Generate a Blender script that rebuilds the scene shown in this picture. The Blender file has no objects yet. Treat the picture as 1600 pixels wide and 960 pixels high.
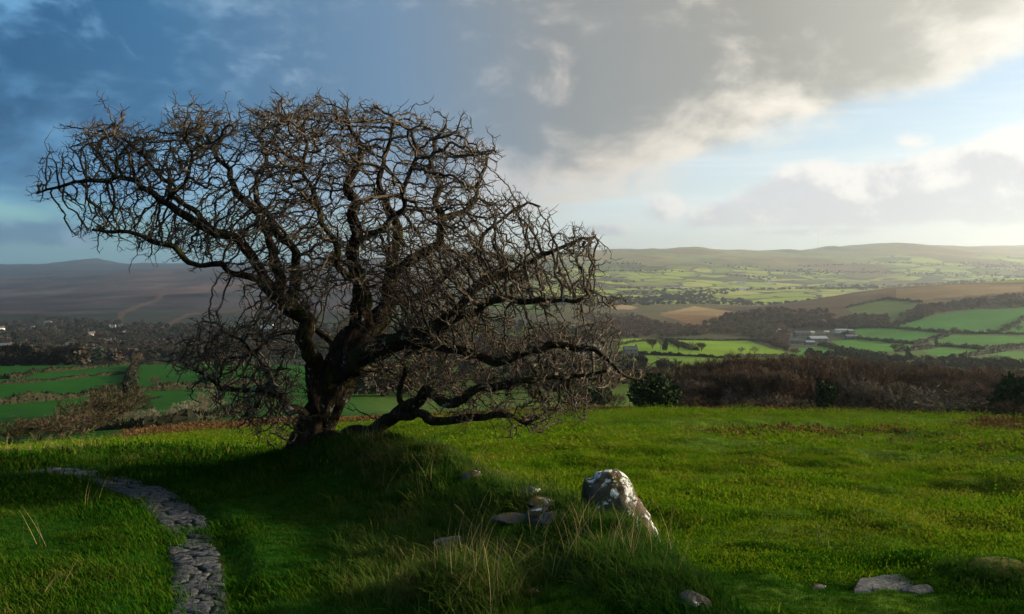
import bpy, bmesh, math, random
import numpy as np
from mathutils import Vector
random.seed(7)
RNG = np.random.default_rng(7)
R = math.radians
scene = bpy.context.scene
col = scene.collection

# ------------------------------------------------------------------ camera, sun, sky, exposure
F, CX, HZ = 1244.0, 800.0, 430.0           # photograph's focal length (px), centre column, level line
SUN_AZ, SUN_EL = R(80), R(13.5)            # azimuth to the right of the view axis (+Y)
EXPOSURE = 1.0
SUN_STRENGTH = 5.0
SKY_STRENGTH = 0.10

cam = bpy.data.cameras.new('camera'); cam.lens = 28.0; cam.sensor_width = 36.0
cam.shift_y = -50 / 1600; cam.clip_start = 0.05; cam.clip_end = 60000
camo = bpy.data.objects.new('camera', cam); col.objects.link(camo)
camo.location = (0, 0, 0); camo.rotation_euler = (R(90), 0, 0); scene.camera = camo

sun_dir = Vector((math.sin(SUN_AZ) * math.cos(SUN_EL), math.cos(SUN_AZ) * math.cos(SUN_EL), math.sin(SUN_EL)))
sun = bpy.data.lights.new('sun', 'SUN'); sun.energy = SUN_STRENGTH; sun.angle = R(3.0); sun.color = (1.0, 0.83, 0.58)
suno = bpy.data.objects.new('sun', sun); col.objects.link(suno)
suno.rotation_euler = (-sun_dir).to_track_quat('-Z', 'Y').to_euler(); suno.location = (200, 30, 120)

vs = scene.view_settings
vs.view_transform = 'Standard'; vs.look = 'None'; vs.gamma = 1.0; vs.use_curve_mapping = False; vs.exposure = EXPOSURE
scene.cycles.use_denoising = True
scene.cycles.max_bounces = 6; scene.cycles.diffuse_bounces = 3; scene.cycles.transparent_max_bounces = 6
scene.cycles.volume_bounces = 1

# ---- tiny node expression language
class NT:
    def __init__(s, tree): s.t = tree; s.n = tree.nodes; s.l = tree.links
    def node(s, kind, **kw):
        n = s.n.new(kind)
        for k, v in kw.items(): setattr(n, k, v)
        return n
    def put(s, sock, v):
        if isinstance(v, E): s.l.new(v.s, sock)
        elif v is not None: sock.default_value = v
    def math(s, op, a, b=None, c=None):
        n = s.node('ShaderNodeMath', operation=op)
        s.put(n.inputs[0], a)
        if b is not None: s.put(n.inputs[1], b)
        if c is not None: s.put(n.inputs[2], c)
        return E(s, n.outputs[0])
    def ss(s, v, a, b, lo=0.0, hi=1.0):
        n = s.node('ShaderNodeMapRange', interpolation_type='SMOOTHSTEP')
        s.put(n.inputs[0], v); s.put(n.inputs[1], a); s.put(n.inputs[2], b); s.put(n.inputs[3], lo); s.put(n.inputs[4], hi)
        return E(s, n.outputs[0])
    def vec(s, x, y, z):
        n = s.node('ShaderNodeCombineXYZ')
        for i, v in enumerate((x, y, z)): s.put(n.inputs[i], v)
        return E(s, n.outputs[0])
    def noise(s, v, scale, detail=5, rough=0.55, dist=0.0, lac=2.0):
        n = s.node('ShaderNodeTexNoise'); s.put(n.inputs['Vector'], v)
        n.inputs['Scale'].default_value = scale; n.inputs['Detail'].default_value = detail
        n.inputs['Roughness'].default_value = rough; n.inputs['Distortion'].default_value = dist
        n.inputs['Lacunarity'].default_value = lac
        return E(s, n.outputs['Fac'])
    def mix(s, f, a, b, blend='MIX'):
        n = s.node('ShaderNodeMix', data_type='RGBA', blend_type=blend, clamp_factor=True)
        s.put(n.inputs[0], f)
        for i, v in ((6, a), (7, b)):
            if isinstance(v, E): s.l.new(v.s, n.inputs[i])
            else: n.inputs[i].default_value = (*v, 1) if len(v) == 3 else v
        return E(s, n.outputs[2])
    def ramp(s, f, stops):
        n = s.node('ShaderNodeValToRGB'); s.put(n.inputs[0], f)
        e = n.color_ramp.elements
        while len(e) < len(stops): e.new(0.5)
        for i, (p, c) in enumerate(stops): e[i].position = p; e[i].color = (*c, 1)
        return E(s, n.outputs[0])
class E:
    def __init__(s, t, sock): s.t = t; s.s = sock
    def __add__(s, o): return s.t.math('ADD', s, o)
    def __radd__(s, o): return s.t.math('ADD', o, s)
    def __sub__(s, o): return s.t.math('SUBTRACT', s, o)
    def __rsub__(s, o): return s.t.math('SUBTRACT', o, s)
    def __mul__(s, o): return s.t.math('MULTIPLY', s, o)
    def __rmul__(s, o): return s.t.math('MULTIPLY', o, s)
    def __truediv__(s, o): return s.t.math('DIVIDE', s, o)

def build_world():
    w = bpy.data.worlds.new('World'); scene.world = w; w.use_nodes = True
    t = NT(w.node_tree); t.n.clear()
    out = t.node('ShaderNodeOutputWorld'); bg = t.node('ShaderNodeBackground'); bg.inputs[1].default_value = SKY_STRENGTH
    t.l.new(bg.outputs[0], out.inputs[0])
    sky = t.node('ShaderNodeTexSky', sky_type='NISHITA'); sky.sun_disc = False
    sky.sun_elevation = SUN_EL; sky.sun_rotation = SUN_AZ; sky.air_density = 1.0; sky.dust_density = 1.2; sky.ozone_density = 2.0
    tc = t.node('ShaderNodeTexCoord'); sp = t.node('ShaderNodeSeparateXYZ'); t.l.new(tc.outputs['Generated'], sp.inputs[0])
    D = E(t, tc.outputs['Generated']); X, Y, Z = (E(t, sp.outputs[i]) for i in range(3))
    deg = 180 / math.pi
    az = t.math('ARCTAN2', X, Y) * deg
    el = t.math('ARCSINE', Z) * deg
    dt = t.node('ShaderNodeVectorMath', operation='DOT_PRODUCT'); t.l.new(D.s, dt.inputs[0]); dt.inputs[1].default_value = sun_dir
    dot = E(t, dt.outputs['Value'])
    # --- the cloud deck: perspective-mapped fractal noise, its ragged edge climbing towards the sun
    zz = t.math('MAXIMUM', Z, 0.0) + 0.10
    P = t.vec(X / zz, Y / zz, 0.0)
    big = t.noise(P, 0.42, 3, 0.5, 0.15)
    mid = t.noise(P, 1.15, 6, 0.52, 0.12)
    fine = t.noise(t.vec(X, Y, Z * 1.7), 7.0, 9, 0.60, 0.25)
    fine2 = t.noise(t.vec(X + 0.035, Y + 0.01, Z * 1.7 + 0.02), 7.0, 9, 0.60, 0.25)
    edge = 3.8 + t.math('MAXIMUM', X / t.math('SQRT', X * X + Y * Y + 1e-6), 0.0) * 18.0
    dens_l = (el - edge) / 2.6 + (mid - 0.5) * 2.2 + (fine - 0.5) * 2.4
    deck = t.ss(dens_l, -0.45, 0.75)
    # brightness of the cloud base by angle from the sun
    light = dot * 0.5 + 0.5
    base = t.ramp(light, [(0.0, (0.10, 0.40, 0.90)), (0.30, (0.015, 0.34, 0.95)), (0.42, (0.18, 0.80, 1.65)), (0.54, (0.75, 1.35, 2.1)),
                          (0.64, (1.4, 1.5, 1.55)), (0.75, (1.9, 1.85, 1.65)), (0.86, (3.3, 3.15, 2.75)), (1.0, (5.5, 5.1, 4.2))])
    thin = t.ramp(light, [(0.0, (0.3, 0.8, 1.5)), (0.30, (0.36, 1.55, 3.0)), (0.42, (1.15, 2.3, 3.5)), (0.54, (2.1, 2.5, 3.0)),
                          (0.64, (4.2, 3.75, 3.3)), (0.75, (5.2, 4.8, 4.1)), (0.86, (5.3, 5.1, 4.5)), (1.0, (7.0, 6.6, 5.6))])
    # thick cloud is dark, rims and thin veils are bright
    thick = t.ss(dens_l * 0.55 + (big - 0.5) * 2.6 + (mid - 0.5) * 1.6, -0.1, 1.7)
    mot = t.ss(t.noise(t.vec(X * 1.0 + Z * 0.6, Y, Z * 1.6), 5.2, 8, 0.6, 0.35), 0.46, 0.70) * t.ss(light, 0.60, 0.46)
    relief = (fine - fine2) * 2.0 + (mid - 0.5) * t.ss(light, 0.50, 0.64, 1.5, 0.7) + (fine - 0.5) * 1.1 + mot * 1.15 - 0.14
    tone = t.math('SUBTRACT', 1.0, thick) * 0.75 + relief + t.ss(el, 11.0, 2.5) * t.ss(light, 0.36, 0.52) * 0.38
    deckc = t.mix(t.ss(tone, -0.15, 0.95), base, thin)
    # --- fair-weather cumulus under the clear gap
    V = t.vec(X, Y, Z * 1.25)
    cn = t.noise(V, 11.0, 8, 0.6, 0.15); cn2 = t.noise(t.vec(X + 0.02, Y - 0.004, Z * 1.25 + 0.03), 11.0, 8, 0.6, 0.15)
    def blob(a0, e0, ra, re):
        dx = (az - a0) / ra; dy = (el - e0) / re
        return 1.0 - t.math('SQRT', dx * dx + dy * dy)
    top = t.ss(az, 11.0, 21.0, 4.9, 8.0) + t.ss(az, 25.0, 36.0, 0.0, 1.9)
    bank = t.math('MINIMUM', (top - el) / 1.6, (el - 2.9) / 0.9)
    bank = t.math('MINIMUM', bank, t.math('MINIMUM', (az - 11.5) / 2.5, (75.0 - az) / 10.0))
    b1 = blob(11.0, 4.7, 2.1, 1.3) ; b2 = blob(26.8, 8.5, 2.0, 1.0) - 0.3; b3 = blob(6.3, 3.2, 2.2, 0.5); b4 = blob(-30.5, 2.6, 9.0, 1.2); b5 = blob(19.5, 2.9, 8.0, 0.5)
    allb = t.math('MAXIMUM', bank, t.math('MAXIMUM', t.math('MAXIMUM', b1, b2), t.math('MAXIMUM', b3, t.math('MAXIMUM', b4 - 0.1, b5 - 0.15))))
    cden = t.math('MINIMUM', allb, 0.75) + (cn - 0.5) * 2.4
    cum = t.ss(cden, 0.05, 0.62)
    lit = t.ss((cn - cn2) * 4.5 + (el - 4.8) / 7.0 + t.ss(top - el, 2.2, 0.2) * 0.4 + 0.05 - cden * 0.10, -0.2, 0.75)
    cdark = t.mix(t.ss(light, 0.35, 0.75), (0.6, 1.5, 2.3), (3.6, 3.65, 3.85)); clit = t.mix(t.ss(light, 0.35, 0.75), (1.5, 2.6, 3.3), (5.1, 4.95, 4.75))
    cumc = t.mix(lit, cdark, clit)
    # wisps of cirrus in the gap
    ci = t.noise(t.vec(X * 0.8 + Z * 2.0, Y * 0.8, Z * 11.0), 3.2, 6, 0.6, 0.6)
    # --- put together
    tint = t.ramp(light, [(0.0, (0.55, 0.85, 1.0)), (0.36, (0.55, 0.9, 1.05)), (0.55, (0.85, 0.95, 1.05)), (0.75, (1.0, 0.98, 0.98)), (1.0, (1.0, 0.96, 0.9))])
    clear = t.mix(1.0, E(t, sky.outputs[0]), tint, 'MULTIPLY')
    clear = t.mix(t.ss(el, 15.0, 0.0) * t.ss(light, 0.42, 0.66) * 0.72, clear, (4.3, 4.75, 5.1))
    clear = t.mix(t.ss(el, 5.0, 1.0) * t.ss(light, 0.55, 0.40) * 0.6, clear, (0.8, 2.7, 3.5))
    clear = t.mix(t.ss(ci, 0.45, 0.8) * t.ss(light, 0.5, 0.8) * 0.6, clear, (5.4, 5.5, 5.5))
    c = t.mix(deck * 0.97, clear, deckc)
    c = t.mix(cum, c, cumc)
    t.l.new(c.s, bg.inputs[0])
build_world()

# ------------------------------------------------------------------ numpy noise and helpers
_perm = np.random.default_rng(3).random((256, 256))
def vnoise(x, y):
    xi = np.floor(x).astype(np.int64); yi = np.floor(y).astype(np.int64)
    fx = x - xi; fy = y - yi; fx = fx * fx * (3 - 2 * fx); fy = fy * fy * (3 - 2 * fy)
    g = lambda i, j: _perm[(xi + i) & 255, (yi + j) & 255]
    return (g(0, 0) * (1 - fx) + g(1, 0) * fx) * (1 - fy) + (g(0, 1) * (1 - fx) + g(1, 1) * fx) * fy - 0.5
def fbm(x, y, o=4, rough=0.5):
    s = 0; a = 1.0
    for k in range(o): s = s + a * vnoise(x * 2 ** k + 17.3 * k, y * 2 ** k - 9.1 * k); a *= rough
    return s
def S(t): t = np.clip(t, 0, 1); return t * t * (3 - 2 * t)

def mesh_np(name, V, Fq, mat=None, parent=None, smooth=False, link=True):
    V = np.asarray(V, np.float32); me = bpy.data.meshes.new(name)
    if isinstance(Fq, np.ndarray):
        n, k = Fq.shape
        me.vertices.add(len(V)); me.vertices.foreach_set('co', V.ravel())
        me.loops.add(n * k); me.loops.foreach_set('vertex_index', Fq.astype(np.int32).ravel())
        me.polygons.add(n); me.polygons.foreach_set('loop_start', np.arange(0, n * k, k, dtype=np.int32))
        me.update(calc_edges=True)
    else:
        me.from_pydata([tuple(map(float, v)) for v in V], [], Fq); me.update()
    if smooth: me.polygons.foreach_set('use_smooth', np.ones(len(me.polygons), bool))
    if mat: me.materials.append(mat)
    o = bpy.data.objects.new(name, me)
    if link: col.objects.link(o)
    if parent: o.parent = parent
    return o
def tag(o, label, cat, group=None, kind=None):
    if label: o['label'] = label
    if cat: o['category'] = cat
    if group: o['group'] = group
    if kind: o['kind'] = kind
    return o
def empty(name, loc, rz=0.0):
    o = bpy.data.objects.new(name, None); col.objects.link(o); o.location = loc; o.rotation_euler = (0, 0, rz); o.empty_display_size = 0.2
    return o

# ------------------------------------------------------------------ the lie of the land
_tab = {
 -500: [(40,720),(80,704),(150,655),(220,615),(300,590),(360,575),(500,590),(700,575),(1000,548),(1500,515),(2000,497),(3000,474),(4500,450),(6000,433),(8000,419),(9500,412),(12000,416)],
 0:   [(40,716),(80,694),(150,645),(220,605),(300,581),(360,570),(500,581),(700,562),(1000,538),(1500,510),(2000,493),(3000,470),(4500,447),(6000,432),(8000,418),(9500,412),(12000,417)],
 400: [(40,690),(60,672),(80,661),(150,640),(220,606),(300,580),(360,568),(500,566),(700,548),(1000,531),(1500,508),(2000,489),(3000,458),(4500,430),(5500,416),(7000,418),(9500,411),(12000,418)],
 650: [(40,676),(65,655),(100,652),(150,640),(220,611),(300,590),(400,578),(500,565),(700,550),(1000,530),(1500,505),(2000,482),(3000,448),(5000,408),(6500,398),(9000,402),(12000,412)],
 900: [(40,672),(65,641),(100,641),(150,627),(220,606),(300,590),(400,578),(500,565),(700,548),(900,531),(1300,510),(1800,492),(2300,475),(3000,456),(4000,436),(5500,406),(7000,392),(9000,399),(12000,412)],
 1050:[(40,672),(65,638),(110,652),(200,622),(300,592),(400,575),(500,556),(700,537),(800,531),(1000,533),(1500,500),(2000,478),(2600,464),(3500,447),(5000,412),(6500,391),(7200,386),(9000,394),(12000,410)],
 1200:[(40,672),(65,638),(110,658),(200,636),(300,606),(400,580),(500,562),(700,546),(900,537),(1100,525),(1300,497),(1500,479),(1700,480),(2200,482),(2500,468),(3000,456),(4000,440),(5500,412),(7000,393),(9000,399),(12000,410)],
 1400:[(40,674),(65,643),(110,663),(200,640),(300,612),(400,592),(500,578),(600,562),(800,535),(1000,512),(1250,483),(1500,457),(1700,446),(2200,456),(3000,452),(4000,438),(5500,405),(7000,377),(9000,392),(12000,405)],
 1600:[(40,678),(65,658),(110,668),(200,640),(250,612),(300,593),(400,580),(500,571),(700,548),(900,520),(1100,490),(1300,462),(1500,443),(1800,437),(2300,446),(4000,430),(5500,406),(8000,386),(9500,381),(12000,388)],
 2100:[(40,685),(65,665),(110,672),(200,640),(300,600),(500,568),(700,545),(900,515),(1100,485),(1300,458),(1500,438),(1800,432),(2300,444),(4000,430),(5500,405),(8000,386),(9500,379),(12000,384)],
}
_us = np.array(sorted(_tab), float)
_LD = np.linspace(math.log(30), math.log(13000), 320)
_UG = np.linspace(-500, 2100, 131)
def _mk():
    prof = np.array([np.interp(_LD, [math.log(d) for d, v in _tab[int(u)]], [v for d, v in _tab[int(u)]]) for u in _us])
    k = np.exp(-0.5 * (np.arange(-9, 10) / 3.0) ** 2); k /= k.sum()
    prof = np.array([np.convolve(np.pad(p, 9, 'edge'), k, 'valid') for p in prof])
    T = np.array([np.interp(_UG, _us, prof[:, j]) for j in range(len(_LD))])
    k = np.exp(-0.5 * (np.arange(-6, 7) / 2.2) ** 2); k /= k.sum()
    return np.array([np.convolve(np.pad(p, 6, 'edge'), k, 'valid') for p in T])
_T = _mk()
_pL = ([-30, 0, 4, 6, 9, 12, 15, 25, 30, 40, 60, 80], [-1.2, -1.62, -1.70, -1.98, -2.26, -2.72, -3.7, -6.4, -7.3, -9.3, -12.6, -15.6])
_pR = ([-30, 0, 4, 4.8, 7, 10, 15, 28, 45, 65, 80, 110], [-1.4, -2.15, -2.50, -2.60, -2.92, -3.40, -4.2, -6.15, -8.7, -11.0, -14.3, -20.0])
_bk_y = [0, 3.5, 3.8, 4.7, 5.4, 6.0, 6.8, 7.6, 8.6, 9.5, 12, 15, 20]
_bk_x = [1.3, 1.0, 0.95, 0.87, 0.52, 0.24, -0.16, -0.67, -1.38, -2.37, -4.2, -6.2, -9.5]
_bk_h = [0.05, 0.12, 0.14, 0.20, 0.28, 0.33, 0.37, 0.40, 0.46, 0.22, 0, 0, 0]
PATH = None
def H(x, y, rough=True):
    x = np.asarray(x, float); y = np.asarray(y, float)
    r = np.hypot(x, y) + 1e-9; a = np.arctan2(x, y); A = 0.63
    d = np.where(np.abs(a) < A, y, r * math.cos(A))
    u = np.clip(CX + F * np.tan(np.clip(a, -0.85, 0.85)), -500, 2100)
    # far table
    ld = np.clip((np.log(np.maximum(d, 30)) - _LD[0]) / (_LD[1] - _LD[0]), 0, len(_LD) - 1.001); i = ld.astype(int); fi = ld - i
    uu = np.clip((u + 500) / 20.0, 0, 129.999); j = uu.astype(int); fj = uu - j
    v = (_T[i, j] * (1 - fj) + _T[i, j + 1] * fj) * (1 - fi) + (_T[i + 1, j] * (1 - fj) + _T[i + 1, j + 1] * fj) * fi
    zf = (HZ - v) / F * d
    far = np.clip(d / 1000, 0, 6)
    zf = zf + S((d - 120) / 600) * (fbm(x / 420, y / 420, 5) * 5.0 * far ** 0.9 + fbm(x / 60 + 5, y / 60, 3) * 0.9 * np.minimum(far, 2))
    # tors on the skyline
    for (tu, td, w, h) in ((140, 9400, 170, 62), (118, 9500, 60, 30), (1083, 7100, 190, 26), (1402, 6900, 230, 22), (1310, 6900, 60, 22), (1228, 7000, 60, 20), (953, 6900, 220, 12)):
        tx = (tu - CX) / F * td
        zf = zf + h * np.exp(-((x - tx) / w) ** 2 - ((y - td) / 500) ** 2)
    # near ground
    yy = np.where(y > 0, d, -np.minimum(r, 30) * 0.6)
    xb = np.interp(y, _bk_y, _bk_x); hb = np.interp(y, _bk_y, _bk_h)
    wR = S((x - xb + 0.05) / np.interp(y, [3, 9, 14, 25], [0.55, 0.9, 4, 10]) )
    zn = np.interp(yy, *_pL) * (1 - wR) + np.interp(yy, *_pR) * wR
    sd = x - xb
    zn = zn + hb * np.where(sd > 0, np.exp(-(sd / 0.24) ** 2), np.exp(-(sd / 0.75) ** 2))
    for (mx, my, ms, mh) in ((-0.32, 4.15, 0.30, 0.16), (-2.3, 9.3, 0.6, 0.03), (0.62, 4.75, 0.35, 0.07), (-1.4, 8.6, 0.6, 0.05), (5.0, 8.0, 0.8, 0.22), (-5.2, 11.2, 1.6, 0.10)):
        zn = zn + mh * np.exp(-((x - mx) ** 2 + (y - my) ** 2) / ms ** 2)
    if rough:
        zn = zn + (fbm(x / 0.42, y / 0.42, 2) * 0.11 + fbm(x / 1.1 + 3, y / 1.1, 2) * 0.12) * np.exp(-((sd + 0.3) / 0.7) ** 2) * S((y - 3.2) / 0.8) * S((10.5 - y) / 1.5)
        rw = np.clip(wR + 0.25, 0, 1) * S((y - 3.5) / 4)
        zn = zn + fbm(x / 2.3, y / 1.8, 3, 0.55) * 0.44 * rw * S((y - 6) / 8) + fbm(x / 0.6, y / 0.6, 2) * (0.075 * rw + 0.022) * (1 - 0.8 * S((y - 9) / 10))
        ter = fbm(x / 14 + 4, y / 7, 2); zn = zn + ter * 0.9 * wR * S((y - 14) / 20) * S((70 - y) / 20)
    if PATH is not None:
        pd = np.full(np.broadcast(x, y).shape, 9.0); m = (y < 11) & (y > 0) & (x < 0)
        if m.any():
            q = np.stack([np.broadcast_to(x, m.shape)[m], np.broadcast_to(y, m.shape)[m]], 1)
            dd = np.full(len(q), 9.0)
            for k in range(len(PATH) - 1): dd = np.minimum(dd, seg_dist(q, PATH[k], PATH[k + 1]))
            pd[m] = dd
        zn = zn - 0.05 * S((0.42 - pd) / 0.2)
    b = S((d - 36) / 36)
    z = zn * (1 - b) + zf * b
    # unseen knoll right of the frame, added and shaped to shade the foreground
    ye = np.maximum(y, 0)
    K = 10.0 * S((x - 0.72 * ye - 3.2) / 17) * (1 - S((y - 6) / 13)) * (1 - S((r - 45) / 110))
    return z + K
def seg_dist(q, a, b):
    a = np.asarray(a); b = np.asarray(b); ab = b - a
    t = np.clip(((q - a) @ ab) / (ab @ ab + 1e-12), 0, 1)
    return np.hypot(*(q - a - t[:, None] * ab).T)
def unproj(u, v, d0, d1, n=260):
    """points of the land under the picture positions (u,v), searched between two depths"""
    u = np.atleast_1d(np.asarray(u, float)); v = np.atleast_1d(np.asarray(v, float))
    ds = np.exp(np.linspace(math.log(d0), math.log(d1), n))
    s = (u - CX) / F; k = (HZ - v) / F
    g = H(s[:, None] * ds, np.broadcast_to(ds, (len(u), n)), rough=False) - k[:, None] * ds
    hit = g >= 0; idx = np.where(hit.any(1), hit.argmax(1), np.abs(g / ds).argmin(1))
    i0 = np.maximum(idx - 1, 0); rr = np.arange(len(u)); g0 = g[rr, i0]; g1 = g[rr, idx]
    t = np.where((g0 < 0) & (g1 >= 0), g0 / (g0 - g1 + 1e-12), 1.0)
    d = ds[i0] + (ds[idx] - ds[i0]) * t
    x = s * d
    return np.stack([x, d, H(x, d)], 1)
_pp = [(306,1010),(310,965),(312,920),(308,880),(303,850),(292,820),(268,790),(232,768),(195,752),(150,741),(110,734),(60,731)]
PATH = unproj([p[0] for p in _pp], [p[1] for p in _pp], 2.5, 11)[:, :2]

# ------------------------------------------------------------------ materials
def new_mat(name):
    m = bpy.data.materials.new(name); m.use_nodes = True; t = NT(m.node_tree)
    b = t.n['Principled BSDF']; b.inputs['Roughness'].default_value = 0.9; b.inputs['Specular IOR Level'].default_value = 0.15
    return m, t, b
def pos(t): return E(t, t.node('ShaderNodeNewGeometry').outputs['Position'])
def objc(t): return E(t, t.node('ShaderNodeTexCoord').outputs['Object'])
def bump(t, b, h, strength, dist):
    n = t.node('ShaderNodeBump'); n.inputs['Strength'].default_value = strength; n.inputs['Distance'].default_value = dist
    t.put(n.inputs['Height'], h); t.l.new(n.outputs[0], b.inputs['Normal'])
def simple(name, c1, c2, scale=3.0, rough=0.9, bmp=0.0, spec=0.15):
    m, t, b = new_mat(name); p = objc(t)
    c = t.mix(t.ss(t.noise(p, scale, 6, 0.6), 0.3, 0.7), c1, c2); t.l.new(c.s, b.inputs['Base Color'])
    b.inputs['Roughness'].default_value = rough; b.inputs['Specular IOR Level'].default_value = spec
    if bmp: bump(t, b, t.noise(p, scale * 4, 5, 0.6), 0.6, bmp)
    return m

def terrain_material():
    m, t, b = new_mat('land'); p = pos(t)
    a = t.node('ShaderNodeAttribute', attribute_name='Col'); base = E(t, a.outputs['Color'])
    k = t.node('ShaderNodeAttribute', attribute_name='farm'); farm = E(t, k.outputs['Fac'])
    n1 = t.noise(p, 0.35, 6, 0.6); n2 = t.noise(p, 14.0, 6, 0.7); n3 = t.noise(p, 0.012, 7, 0.62)
    c = t.mix(1.0, base, t.ramp(n1, [(0.3, (0.7, 0.7, 0.7)), (0.7, (1.3, 1.25, 1.3))]), 'MULTIPLY')
    c = t.mix(1.0, c, t.ramp(n3, [(0.3, (0.75, 0.72, 0.7)), (0.7, (1.25, 1.25, 1.2))]), 'MULTIPLY')
    c = t.mix(0.7, c, t.ramp(n2, [(0.3, (0.6, 0.6, 0.6)), (0.7, (1.4, 1.4, 1.4))]), 'MULTIPLY')
    # far enclosures: cells of pasture, plough and wood parted by hedgebanks
    sp = t.node('ShaderNodeSeparateXYZ'); t.l.new(p.s, sp.inputs[0]); X, Y = E(t, sp.outputs[0]), E(t, sp.outputs[1])
    w = t.noise(p, 0.004, 3, 0.5)
    vec = t.vec((X + w * 220.0) / 165.0, (Y + X * 0.25 + w * 260.0) / 240.0, 0.0)
    vc = t.node('ShaderNodeTexVoronoi', voronoi_dimensions='2D', feature='F1'); t.l.new(vec.s, vc.inputs['Vector']); vc.inputs['Scale'].default_value = 1.0
    ve = t.node('ShaderNodeTexVoronoi', voronoi_dimensions='2D', feature='DISTANCE_TO_EDGE'); t.l.new(vec.s, ve.inputs['Vector']); ve.inputs['Scale'].default_value = 1.0
    sc = t.node('ShaderNodeSeparateColor'); t.l.new(vc.outputs['Color'], sc.inputs[0]); rnd = E(t, sc.outputs[0])
    field = t.ramp(rnd, [(0.0, (0.15, 0.23, 0.035)), (0.25, (0.33, 0.38, 0.06)), (0.5, (0.24, 0.33, 0.045)), (0.68, (0.37, 0.36, 0.09)), (0.76, (0.08, 0.075, 0.035)), (1.0, (0.07, 0.06, 0.035))])
    field = t.mix(t.ss(t.noise(p, 0.006, 6, 0.65), 0.52, 0.62), field, (0.075, 0.065, 0.04))
    field = t.mix(t.ss(E(t, ve.outputs['Distance']), 0.045, 0.065), (0.045, 0.042, 0.022), field)
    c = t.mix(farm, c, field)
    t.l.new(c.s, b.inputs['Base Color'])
    bump(t, b, n2 * 0.5 + t.noise(p, 30.0, 3, 0.6) * 0.3, 0.6, 0.05)
    b.inputs['Specular IOR Level'].default_value = 0.05
    return m
def blade_material(name, stops, trans=0.35):
    m = bpy.data.materials.new(name); m.use_nodes = True; t = NT(m.node_tree); t.n.remove(t.n['Principled BSDF'])
    out = t.n['Material Output']
    oi = t.node('ShaderNodeObjectInfo'); rnd = E(t, oi.outputs['Random']); p = pos(t)
    f = rnd * 0.42 + t.noise(p, 0.45, 4, 0.6) * 0.9 - 0.16 + t.noise(p, 5.0, 2, 0.5) * 0.2
    c = t.ramp(f, stops)
    d = t.node('ShaderNodeBsdfDiffuse'); tr = t.node('ShaderNodeBsdfTranslucent'); mx = t.node('ShaderNodeMixShader'); mx.inputs[0].default_value = trans
    t.l.new(c.s, d.inputs[0]); t.l.new(c.s, tr.inputs[0]); t.l.new(d.outputs[0], mx.inputs[1]); t.l.new(tr.outputs[0], mx.inputs[2])
    t.l.new(mx.outputs[0], out.inputs[0])
    return m
def bark_material():
    m, t, b = new_mat('hawthorn_bark'); p = pos(t)
    sv = t.node('ShaderNodeSeparateXYZ'); t.l.new(p.s, sv.inputs[0]); px_, py_, pz_ = (E(t, sv.outputs[q]) for q in range(3))
    fis = t.noise(t.vec(px_ - pz_ * 0.25, py_, pz_ * 0.22), 34.0, 5, 0.65, 0.8)
    n = t.noise(p, 9.0, 7, 0.65); s = t.noise(p, 28.0, 6, 0.7, 1.0)
    c = t.ramp(n, [(0.25, (0.020, 0.014, 0.010)), (0.5, (0.05, 0.036, 0.025)), (0.75, (0.10, 0.075, 0.055))])
    moss = t.ss(t.noise(p, 3.2, 6, 0.65) + (s - 0.5) * 0.3, 0.50, 0.60)
    c = t.mix(moss * 0.8, c, t.mix(s, (0.035, 0.045, 0.008), (0.10, 0.095, 0.02)))
    c = t.mix(1.0, c, t.ramp(fis, [(0.35, (0.3, 0.28, 0.26)), (0.62, (1.35, 1.3, 1.2))]), 'MULTIPLY')
    lich = t.ss(t.noise(t.vec(px_, py_, pz_ * 0.55), 9.0, 6, 0.62) + (s - 0.5) * 0.25, 0.63, 0.66)
    c = t.mix(lich, c, t.mix(s, (0.30, 0.34, 0.33), (0.55, 0.6, 0.58)))
    t.l.new(c.s, b.inputs['Base Color']); bump(t, b, s * 0.6 + n + fis * 1.8, 1.0, 0.05)
    return m
def twig_material(name, a, b_, c_, sc=8.0):
    m, t, b = new_mat(name); p = pos(t)
    c = t.ramp(t.noise(p, sc, 6, 0.65), [(0.32, a), (0.55, b_), (0.72, c_)])
    t.l.new(c.s, b.inputs['Base Color']); b.inputs['Roughness'].default_value = 0.85
    return m
def varied_twig(name, stops):
    m, t, b = new_mat(name)
    oi = t.node('ShaderNodeObjectInfo'); c = t.ramp(E(t, oi.outputs['Random']), stops)
    t.l.new(c.s, b.inputs['Base Color']); b.inputs['Specular IOR Level'].default_value = 0.05
    return m
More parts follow.
